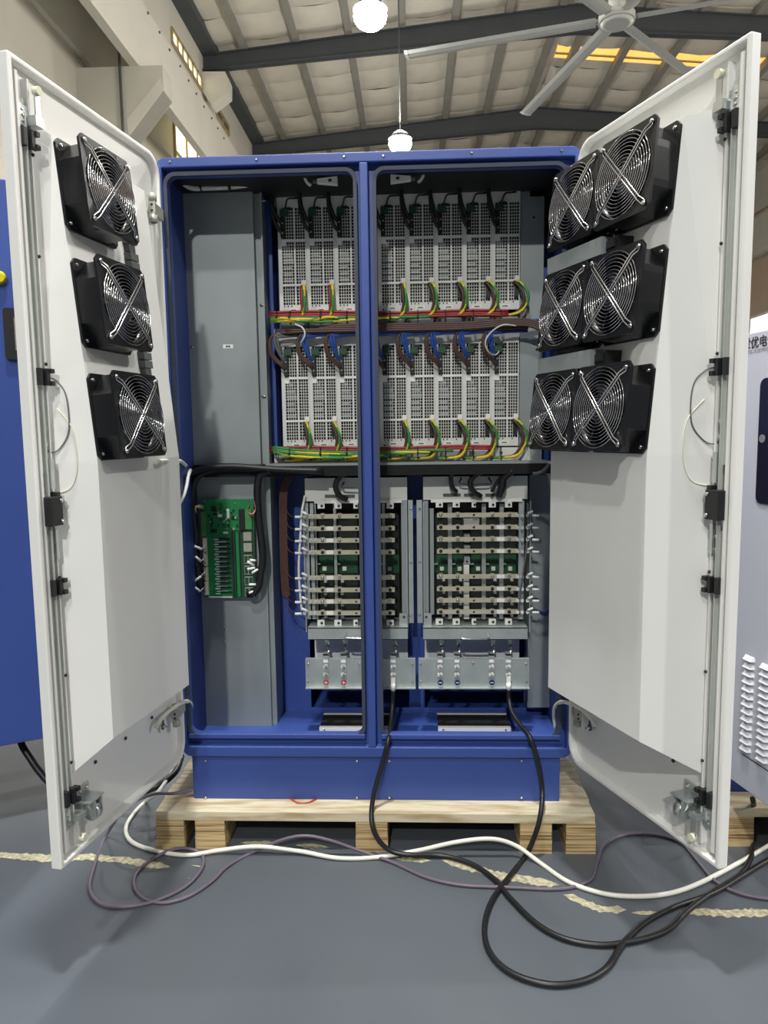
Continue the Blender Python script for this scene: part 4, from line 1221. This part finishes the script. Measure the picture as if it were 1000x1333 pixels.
        obj('bracket_plate', pbox(MB(), 675, 682, 652, 806, 0.262, 0.004), 'galv', u)
        obj('ear', pbox(MB(), 543, 550, 651, 811, 0.25, 0.006), 'galv', u, label='galvanised mounting ear')
        obj('inner_angle', pbox(MB(), 552, 558, 652, 811, 0.262, 0.006), 'galvdull', u)
        obj('slot', pbox(MB(), 558.4, 559.6, 662, 796, 0.259, 0.004), 'black', u)
        obj('inner_angle', pbox(MB(), 560, 565, 662, 800, 0.262, 0.006), 'galvdull', u)
        for py in (662, 731, 800):
            obj('ear_bolt', dome(A(546.5, py, 0.25), 0.0048, 0.005), 'screw', u)
    cb = obj('corner_block', pbox(MB(), *((520, 530) if L else (552, 562)), 799, 816, 0.240, 0.01), 'galv', u)
    obj('ear_bolt', dome(A(526 if L else 555, 803, 0.24), 0.004, 0.004), 'darkscrew', u)
    # bottom tray and its drawer handle
    tr = pbox(MB(), *((401, 531) if L else (551, 687)), 817, 832, 0.215, 0.004)
    a = A(*((401, 817) if L else (551, 817)), 0.215); b = A(*((531, 817) if L else (687, 817)), 0.215)
    tr.box((a.x, 0.215, a.z - 0.004), (b.x, 0.36, a.z))
    obj('tray', tr, 'galv', u, label='galvanised bottom tray')
    h0, h1 = (A(450, 823, 0.215), A(482, 823, 0.215)) if L else (A(601, 824, 0.215), A(635, 824, 0.215))
    dn = Vector((0, -0.03, -0.012))
    obj('handle', MB().tube([h0, h0 + dn * 0.8, h0 + dn + Vector((0.006, 0, 0)), h1 + dn - Vector((0.006, 0, 0)), h1 + dn * 0.8, h1], 0.003, 8, 0, 3), 'chrome', u, label='chrome bail handle')
    # lower back plate seen through the gap
    obj('lower_plate', pbox(MB(), *((410, 531) if L else (553, 676)), 833, 862, 0.345, 0.004), 'plate', u)
    return u
bus_unit('L')
bus_unit('R')
# black hoses looping over the covers
cable('power_cable', 'black cable looping over the left busbar cover', [A(452, 614, 0.2), A(441, 622, 0.215), A(437, 634, 0.22), A(442, 645, 0.225), A(452, 650, 0.235)], 0.010, ['rubber'], 'black cables over the busbar covers')
cable('power_cable', 'leftmost black cable dropping behind the right busbar cover handle', [A(590, 612, 0.2), A(587, 622, 0.225), A(589, 634, 0.23), A(594, 640, 0.245)], 0.008, ['rubber'], 'black cables over the busbar covers')
cable('power_cable', 'black cable looping in the middle of the right busbar cover', [A(630, 613, 0.2), A(617, 620, 0.215), A(612, 630, 0.22), A(617, 640, 0.225), A(626, 646, 0.24)], 0.009, ['rubber'], 'black cables over the busbar covers')
cable('power_cable', 'bulky black cable at the right of the right busbar cover', [A(668, 612, 0.2), A(656, 622, 0.21), A(654, 634, 0.215), A(650, 644, 0.235)], 0.013, ['rubber'], 'black cables over the busbar covers')
cable('power_cable', 'white ended cable beside the bulky black cable', [A(640, 640, 0.225), A(646, 630, 0.22), A(652, 622, 0.215)], 0.006, ['rubber'], 'black cables over the busbar covers')
# brown sense-wire trunk with markers, left of the left rack
for j in range(5):
    dx = (j - 2) * 2.0
    cable('sense_cable', 'brown wire of the upright bundle left of the left busbar rack, %s from the left' % ORD[j], [A(386 + dx * 0.4, 612 + j, 0.30), A(374 + dx, 624, 0.29), A(369 + dx, 645, 0.285), A(369 + dx, 690, 0.285), A(370 + dx, 735, 0.285), A(371.5 + dx, 765, 0.285), A(373 + dx, 780 - abs(dx), 0.285)], 0.0046, ['brown'], 'brown upright trunk wires')
for i, py in enumerate(BYS):
    for (q, lab) in ((0, 'lower'), (1, 'upper')):
        yy = py + 1 - 6 * q
        xa, xb = (384, 393) if q == 0 else (393, 401)
        tilt = 0 if q == 0 else 3
        sleeve(A(xa, yy - tilt * 0.3, 0.232), A(xb, yy + tilt, 0.236), 0.0045, '%s white marker at the %s busbar from the top, left rack' % (lab, ORD[i]), 'white wire markers, left rack')
    cable('sense_wire', 'brown sense wire to the %s busbar of the left rack' % ORD[i], [A(372, py - 14, 0.283), A(374, py - 6, 0.278), A(379, py, 0.26), A(385, py + 1, 0.234)], 0.0023, ['brown'], 'brown sense wires', n=5, smooth=4)
    py2 = py - 1.5
    for (q, lab) in ((0, 'lower'), (1, 'upper')):
        xa, xb, ya, yb_ = (693, 702, py2 + 0.5, py2 + 1) if q == 0 else (687, 694, py2 - 2, py2 - 5)
        sleeve(A(xa, ya, 0.234), A(xb, yb_, 0.232), 0.0042, '%s grey white marker at the %s busbar from the top, right rack' % (lab, ORD[i]), 'white wire markers, right rack')
cable('sense_loom', 'white spiral wrapped lead along the left rack', [A(397, 645, 0.25), A(393, 668, 0.245), A(391, 700, 0.24), A(389, 740, 0.24), A(391, 775, 0.24), A(393, 795, 0.245)], 0.0042, ['whitecable'])
cable('sense_loom', 'pale lead hanging down the right rack', [A(687, 655, 0.25), A(688, 680, 0.245), A(686, 710, 0.24), A(682, 740, 0.238), A(677, 775, 0.24), A(676, 800, 0.245)], 0.0032, ['greywire'])
for k in range(3):
    cable('sense_wire', 'dark blue wire arcing off to the lower right of the right rack', [A(702, 795 + k, 0.235), A(708, 797 + 2 * k, 0.24), A(716, 793 + 3 * k, 0.25)], 0.0024, ['decal_blue'], 'dark wires right of the right rack')

def terminal_plate(side):
    L = side == 'L'
    XL, XR = (398, 541) if L else (545, 689)
    Y = 0.19
    a, b = A(XL, 876, Y), A(XR, 876, Y)
    zt, zb_ = A((XL + XR) / 2, 859, Y).z, A((XL + XR) / 2, 894, Y).z
    t = thing('terminal_plate', 'bent grey metal plate with %s terminals' % ('red plus-marked' if L else 'blue minus-marked'), 'terminal plate', ((a.x + b.x) / 2, Y, zb_), 'terminal plates')
    obj('face', MB().box((a.x, Y, zb_), (b.x, Y + 0.003, zt)).box((a.x, Y, zt), (b.x, Y + 0.016, zt + 0.003)), 'galv', t)
    obj('bottom_flange', MB().box((a.x, Y - 0.016, zb_ - 0.003), (b.x, Y + 0.003, zb_)), 'galv', t)
    for px in ((401, 537, 468) if L else (548, 616, 685)):
        for py in ((864, 887) if px not in (468, 616) else (863,)):
            obj('screw', dome(A(px, py, Y), 0.004, 0.005), 'screw', t)
    for i, px in enumerate((424, 447, 512) if L else (573, 595, 640, 662)):
        br = MB()
        pbox(br, px - 3.7, px + 3.7, 852, 882, Y - 0.006, 0.005)
        c = A(px, 852, Y - 0.006)
        br.box((c.x - 0.0095, Y - 0.006, c.z - 0.004), (c.x + 0.0095, Y + 0.03, c.z))
        tm = obj('terminal_bar', br, 'zinc', t, label='plated terminal bar')
        obj('riser', pbox(MB(), px - 1, px + 5, 833, 842, 0.30, 0.006), 'zinc', tm)
        q0 = A(px + 3, 841, 0.298); q1 = A(px + 2, 853, 0.215)
        obj('link', MB().tube([q0, q0 + Vector((0.0, -0.02, -0.012)), q1 + Vector((0.005, 0.012, 0.012)), q1], 0.006, 6), 'zinc', tm)
        obj('sticker', pbox(MB(), px - 3.2, px + 3.2, 859, 862.5, Y - 0.0066, 0.001), 'paper', tm)
        for py in (868, 878):
            obj('washer', MB().cyl(A(px, py, Y - 0.008), A(px, py, Y - 0.006), 0.0085, 14), 'zinc', tm)
            obj('nut', MB().cyl(A(px, py, Y - 0.016), A(px, py, Y - 0.008), 0.0062, 6, sm=False), 'screw', tm)
            obj('stud', MB().cyl(A(px, py, Y - 0.022), A(px, py, Y - 0.016), 0.0036, 8), 'screw', tm)
        if (L and i == 2):
            continue
        c = A(px + 0.5, 888.5, Y)
        d = obj('polarity_disc', MB().cyl((c.x, Y - 0.001, c.z), (c.x, Y, c.z), 0.0095, 20), 'decal_red' if L else 'decal_blue', t, label='red disc with plus sign' if L else 'blue disc with minus sign')
        s = MB().cbox((c.x, Y - 0.0015, c.z), (0.011, 0.001, 0.0028))
        if L:
            s.cbox((c.x, Y - 0.0015, c.z), (0.0028, 0.001, 0.011))
        obj('sign', s, 'paper', d)
    return t
terminal_plate('L')
terminal_plate('R')

# ================================================================== PALLETS
def pallet(label, x0, x1, y0, y1, blocks):
    t = thing('pallet', label, 'pallet', ((x0 + x1) / 2, (y0 + y1) / 2, 0), 'wooden pallets')
    n = 11
    pitch = (y1 - y0) / n
    rnd = random.Random(int(x0 * 100))
    for k in range(n):
        j0, j1 = rnd.uniform(-0.004, 0.004), rnd.uniform(-0.004, 0.004)
        obj('deck_board', MB().box((x0 + j0, y0 + pitch * k + 0.0015, 0.098), (x1 + j1, y0 + pitch * (k + 1) - 0.0015, 0.128 - (0.0 if k == 0 else rnd.uniform(0, 0.001)))), 'board', t, bevel=0.0015)
    for (a, b) in blocks:
        for (ya, yb) in ((y0 + 0.001, y0 + 0.135), ((y0 + y1) / 2 - 0.07, (y0 + y1) / 2 + 0.07), (y1 - 0.135, y1)):
            obj('block', MB().box((a, ya, 0.0), (b, yb, 0.047)).box((a + 0.001, ya + 0.001, 0.0478), (b - 0.001, yb, 0.098)).box((a + 0.003, ya + 0.003, 0.047), (b - 0.003, yb - 0.003, 0.0478)), 'ply', t)
    return t
PYF = -0.069
bl = [(A(a, 1090, PYF).x, A(b, 1090, PYF).x) for a, b in ((203, 240), (254, 293), (463, 505), (677, 719), (737, 776))]
pallet('plywood block pallet under the open blue cabinet', bl[0][0], bl[-1][1], PYF, 0.96, bl)
cb = thing('loose_wire', 'short red wire pinched under the cabinet plinth on the pallet', 'wire', (A(395, 1046, -0.01)), None)
for k, dy in enumerate((0.0, 0.004)):
    obj('strand', MB().tube([Vector((A(377 + 4 * k, 1044, 0.0).x, 0.012, 0.1305)), Vector((A(388, 1046, 0).x, -0.010 - dy, 0.1305)), Vector((A(402, 1046, 0).x, -0.012 + dy, 0.1305)), Vector((A(412 - 3 * k, 1044, 0).x, 0.012, 0.1305))], 0.0018, 6), 'orange', cb)

# ================================================================== NEIGHBOURING EQUIPMENT
# right: a lower blue cabinet on its own pallet with a grey logo door standing open towards us
nx0 = 1.02
pallet('plywood pallet under the grey-doored cabinet at the right edge', 1.0, 2.36, -0.02, 0.94, ((1.0, 1.08), (1.10, 1.19), (1.62, 1.72), (2.15, 2.23), (2.27, 2.36)))
nh = Vector((1.022, 0.055, 0))
ne = Vector((0.036, -0.168, 0)).normalized()
nN = Vector((-ne.y, ne.x, 0)) * -1
if nN.x > 0:
    nN = -nN
def nd(px, py):
    p = onp(px, py, nh, nN)
    return (p - nh).dot(ne), p.z
zt_ = (nd(968, 438)[1] + nd(1000, 426)[1]) / 2
nb = thing('charger_cabinet', 'grey-doored charger with louvres and logo at the right edge, door ajar', 'cabinet', (1.6, 0.4, 0.128))
obj('plinth', MB().box((1.05, 0.085, 0.128), (2.2, 0.85, 0.278)), 'shaded_blue', nb)
m = MB().box((1.02, 0.06, 0.278), (2.23, 0.86, 0.30)).box((1.02, 0.06, zt_ - 0.03), (2.23, 0.86, zt_)).box((1.02, 0.06, 0.30), (1.05, 0.86, zt_ - 0.03)).box((2.20, 0.06, 0.30), (2.23, 0.86, zt_ - 0.03)).box((1.05, 0.83, 0.30), (2.20, 0.86, zt_ - 0.03))
obj('body', m, 'shaded_blue', nb)
NM = Matrix(((ne.x, nN.x, 0, nh.x), (ne.y, nN.y, 0, nh.y), (0, 0, 1, 0), (0, 0, 0, 1)))
ndoor = obj('door', MB().box((0.0, -0.03, 0.278), (0.60, 0.0, zt_)).xf(NM), 'doorgrey', nb, bevel=0.003, label='light grey door with logo, louvres and dark screen')
def lou(px0, px1, py0, py1, n):
    u0, zA = nd(px0, py0); u1, _ = nd(px1, py0)
    zB_ = nd(px0, py1)[1]
    for k in range(n):
        z = zA + (zB_ - zA) * k / (n - 1)
        h = abs(zB_ - zA) / (n - 1) * 0.36
        mm = MB().hexa([(u0, 0, z - h), (u1, 0, z - h), (u1 - 0.004, 0.012, z - h), (u0 + 0.004, 0.012, z - h), (u0 + 0.002, 0, z + h * 0.5), (u1 - 0.002, 0, z + h * 0.5), (u1 - 0.004, 0.006, z), (u0 + 0.004, 0.006, z)])
        obj('louvre', mm.xf(NM), 'louvre', ndoor)
lou(970.5, 983.5, 853, 972, 13)
lou(992, 1006, 864, 986, 14)
u0, z0 = nd(967, 981)
obj('seam', MB().box((u0, -0.001, z0 - 0.003), (u0 + 0.42, 0.0006, z0)).xf(NM), 'ink', ndoor)
us, zs = nd(989.5, 493); ub, zsb = nd(986.5, 655)
us = (us + ub) / 2
obj('screen', MB().prism([Vector((v.x, 0.0, v.z)) for v in rrect(us, us + 0.3, zsb, zs, 0.02, 0.0, 6)], Vector((0, 0.003, 0))).xf(NM), 'screen', ndoor, label='dark rounded display panel')
uk, zk = nd(994, 571)
obj('camera_dot', MB().cyl((uk, 0.003, zk), (uk, 0.005, zk), 0.011, 16).xf(NM), 'screengrey', ndoor)
ut, zt2 = nd(970.2, 455); uu, zu2 = nd(970.2, 438)
TM = Matrix(((ne.x, 0, nN.x, 0), (ne.y, 0, nN.y, 0), (0, 1, 0, 0), (0, 0, 0, 1)))
def put_text(txt, u, z, size, matn, parent, name, bold):
    me = text_mesh(txt, size, name, bold)
    me.materials.clear(); me.materials.append(MATS[matn])
    p = nh + ne * u + nN * 0.0006 + Vector((0, 0, z))
    me.transform(Matrix.Translation(p) @ TM)
    o = obj(name, me, None, parent)
    return o
u_a, z_a = nd(967.5, 454.5); u_b, _ = nd(998.5, 450)
cs = (u_b - u_a) / 3.0
put_text('\u4e16\u4f18\u7535\u6c14', u_a, z_a, cs * 1.02, 'logo', ndoor, 'logo_lettering', 0.0007)
u_c, z_c = nd(967.5, 460.5)
put_text('SHIYOU ELECTRIC', u_c, z_c - 0.002, 0.0125, 'logolight', ndoor, 'logo_subtitle', 0.0)

# left: a tall blue cabinet whose front is turned towards us
lo_ = Vector((-1.267, 0.067, 0)); le = Vector((0.113, 0.063, 0)).normalized(); lN = Vector((le.y, -le.x, 0))
lztop = onp(0, 232, lo_, lN).z
def ld(px, py):
    p = onp(px, py, lo_, lN)
    return (p - lo_).dot(le), p.z
LM = Matrix(((le.x, lN.x, 0, lo_.x), (le.y, lN.y, 0, lo_.y), (0, 0, 1, 0), (0, 0, 0, 1)))
lc = thing('blue_charger', 'tall blue cabinet with black-framed display and yellow button at the left edge', 'cabinet', lo_ + le * -0.7)
obj('body', MB().box((-1.0, -0.40, 0.278), (0.30, 0.0, lztop)).xf(LM), 'blue', lc, bevel=0.004)
obj('plinth', MB().box((-0.98, -0.38, 0.0), (-0.34, -0.02, 0.278)).xf(LM), 'shaded_blue', lc)
ub_, zb2 = ld(-1, 362)
obj('push_button', MB().cyl((ub_, 0, zb2), (ub_, 0.012, zb2), 0.021, 24).cyl((ub_, 0.012, zb2), (ub_, 0.018, zb2), 0.021, 24, 0.014).xf(LM), 'button', lc, label='yellow round button')
u0, z0 = ld(3, 401); u1, z1 = ld(3, 468)
dsp = obj('display_frame', MB().prism(rrect(u0, u0 + 0.15, z1, z0, 0.01, 0.0, 4), Vector((0, 0.012, 0))).xf(LM), 'black', lc, label='black display bezel')
obj('display_glass', MB().box((u0 + 0.030, 0.012, z1 + 0.03), (u0 + 0.12, 0.0135, z0 - 0.03)).xf(LM), 'screengrey', dsp)

# ================================================================== CABLES ON THE FLOOR
def fl(pts, r, clampx=(195, 785)):
    out = []
    for p in pts:
        px, py = p[0], p[1]
        if len(p) > 2:
            out.append(A(px, py, p[2]))
            continue
        q = Zp(px, py, r + 0.001)
        if clampx[0] < px < clampx[1] and q.y > -0.085:
            q = A(px, py, -0.085 - r)
        out.append(q)
    return out
cable('white_cable', 'white cable snaking across the floor in front of the pallet', fl([(236, 986, 0.30), (222, 1008, 0.2), (205, 1032, 0.06), (190, 1043), (175, 1058), (164, 1078), (172, 1096), (205, 1108), (245, 1113), (285, 1107), (335, 1102), (390, 1108), (440, 1117), (490, 1116), (545, 1107), (595, 1096), (640, 1092), (672, 1101), (703, 1123), (740, 1148), (785, 1163), (830, 1167), (872, 1163), (910, 1150), (955, 1127), (1000, 1101), (1040, 1075)], 0.0066), 0.0066, ['whitecable'], None, 10, 8)
cable('purple_cable', 'dull purple cable looping on the floor from the left door to the right', fl([(250, 1028, -0.01), (225, 1033, -0.05), (200, 1034, -0.06), (165, 1050, -0.06), (137, 1090), (122, 1130), (117, 1158), (133, 1177), (168, 1180), (207, 1171), (243, 1153), (263, 1130), (263, 1113), (247, 1105), (225, 1106), (197, 1119), (177, 1138), (176, 1157), (192, 1171), (216, 1175), (247, 1166), (276, 1147), (297, 1127), (330, 1109), (368, 1093), (398, 1088), (430, 1094), (470, 1108), (510, 1122), (555, 1142), (600, 1152), (660, 1155), (730, 1157), (768, 1146), (778, 1122), (786, 1101), (812, 1087), (850, 1086), (885, 1096), (905, 1117), (930, 1146), (960, 1162), (1000, 1170), (1050, 1172)], 0.0050), 0.0050, ['purple'], None, 10, 8)
def lug(px, py, Y, th):
    p = A(px, py, Y)
    tag(obj('cable_lug', MB().box((p.x - 0.007, p.y - 0.004, p.z - 0.004), (p.x + 0.007, p.y, p.z + 0.022)).cyl((p.x, p.y - 0.004, p.z - 0.022), (p.x, p.y - 0.004, p.z), 0.008, 12), 'paper'), th, 'cable lug', 'white cable lugs')
lug(512, 890, 0.168, 'white lug of the black cable on the terminal nearest the centre post')
lug(662, 889, 0.168, 'white lug of the black cable on the rightmost terminal')
BR = 0.0078
cable('black_cable', 'black power cable dropping from beside the centre post and looping on the floor', fl([(512, 898, 0.164), (511, 920, 0.155), (509, 940, 0.10), (507, 954, 0.03), (505, 966, -0.012), (499, 990, -0.02), (489, 1025, -0.04), (484, 1052, -0.06), (485, 1075, -0.088), (494, 1095, -0.10), (510, 1108, -0.105), (535, 1113, -0.11), (575, 1114), (612, 1124), (642, 1143), (665, 1170), (698, 1202), (735, 1222), (780, 1230), (815, 1227), (850, 1219), (872, 1208), (897, 1184), (930, 1160), (962, 1140), (977, 1118), (983, 1090), (984, 1062), (980, 1040, -0.1)], BR), BR, ['rubber'], None, 10, 8)
cable('black_cable', 'black power cable hanging from the rightmost terminal, making the larger floor loop', fl([(662, 897, 0.164), (663, 912, 0.16), (667, 928, 0.12), (679, 946, 0.06), (689, 958, -0.005), (696, 975, -0.018), (703, 1003, -0.02), (706, 1030, -0.03), (705, 1052, -0.07), (699, 1080, -0.09), (685, 1113), (664, 1140), (643, 1168), (632, 1198), (633, 1228), (648, 1253), (677, 1272), (720, 1282), (760, 1277), (790, 1260), (810, 1230), (840, 1201), (880, 1180), (930, 1162), (970, 1138), (1000, 1120), (1040, 1100)], BR), BR, ['rubber'], None, 10, 8)
cable('black_cable', 'thick black cable curving up behind the left door to the blue cabinet', [A(236, 985, 0.32), A(228, 1005, 0.2), A(205, 1023, 0.12), A(170, 1034, 0.12), A(110, 1034, 0.14), (A(70, 1022, 0.16)), A(52, 1005, 0.17), A(40, 988, 0.18), A(28, 968, 0.2), A(22, 940, 0.24)], 0.012, ['rubber'], None, 10, 6)
# white door earth leads
hL, eL, nL = door_axes('L'); hR, eR, nR = door_axes('R')
def dp(side, px, py, n):
    h, e, N = door_axes(side)
    return onp(px, py, h + N * n, N)
cable('earth_lead', 'white sleeved lead arching from the left door to the cabinet floor corner', [dp('L', 203, 947, 0.016), dp('L', 209, 937, 0.030), dp('L', 221, 925, 0.045), dp('L', 234, 916, 0.06), A(244, 913, 0.0), A(249, 918, 0.045), A(247, 930, 0.08)], 0.0062, ['whitecable'], 'white door earth leads', 10)
cable('earth_lead', 'white sleeved lead arching from the right door to the cabinet floor corner', [dp('R', 775, 945, 0.016), dp('R', 768, 933, 0.030), dp('R', 757, 923, 0.045), dp('R', 743, 916, 0.06), A(730, 914, 0.0), A(722, 922, 0.035), A(722, 938, 0.05), A(724, 954, 0.055), A(724, 964, 0.055)], 0.0062, ['whitecable'], 'white door earth leads', 10)
cable('fan_lead', 'white sleeved lead leaving under the bottom left fan', [dp('L', 207, 600, 0.12), dp('L', 214, 600, 0.12), A(224, 600, -0.05), A(232, 600, -0.03), A(236, 601, 0.02), A(242, 606, 0.10)], 0.0058, ['whitecable'], None, 10)
cable('fan_lead', 'white sleeved lead bending down left of the circuit board', [A(248, 612, 0.16), A(245, 620, 0.10), A(243, 632, 0.06), A(239, 645, 0.03), A(233, 656, 0.0), A(228, 662, -0.03)], 0.0058, ['whitecable'], None, 10)
cable('fan_lead', 'pale lead curving into the shelf end at the right door', [A(716, 602, 0.10), A(712, 609, 0.14), A(704, 615, 0.17), A(694, 617, 0.18)], 0.0058, ['greywire'], None, 10)

# ------------------------------------------------------------------ worn pale strip of old paint on the floor
FLO = D.objects['floor']
def strip(px, w0):
    rnd = random.Random(int(px[0][0] * 3 + 11))
    c = []
    for i in range(len(px) - 1):
        a, b = px[i], px[i + 1]
        n = max(2, int(abs(b[0] - a[0]) / 4))
        for k in range(n):
            c.append((a[0] + (b[0] - a[0]) * k / n, a[1] + (b[1] - a[1]) * k / n))
    c.append(px[-1])
    m = MB()
    N = len(c)
    for i, (x, y) in enumerate(c):
        f = min(1, i / 3, (N - 1 - i) / 3)
        a = Zp(x, y - w0 * (0.35 + 0.35 * rnd.random()) * f, 0.0008); b = Zp(x, y + w0 * (0.35 + 0.35 * rnd.random()) * f + 0.3, 0.0008)
        m.v += [a, b]
    for i in range(N - 1):
        m.face((2 * i, 2 * i + 1, 2 * i + 3, 2 * i + 2))
    o = obj('worn_paint', m, 'tape', FLO)
    return o
for px, w0 in (([(-10, 1112), (60, 1117), (115, 1115), (165, 1120), (200, 1126), (222, 1128)], 8), ([(250, 1126), (262, 1128)], 3), ([(385, 1100), (430, 1103)], 5), ([(312, 1097), (360, 1097)], 4), ([(515, 1118), (562, 1120)], 5), ([(560, 1113), (597, 1114)], 3),
               ([(575, 1119), (610, 1128), (640, 1138), (680, 1144), (728, 1152)], 9), ([(733, 1164), (755, 1172), (780, 1183), (816, 1184)], 8), ([(822, 1188), (858, 1188)], 4), ([(885, 1187), (900, 1186), (950, 1189), (1010, 1187)], 9)):
    strip(px, w0)
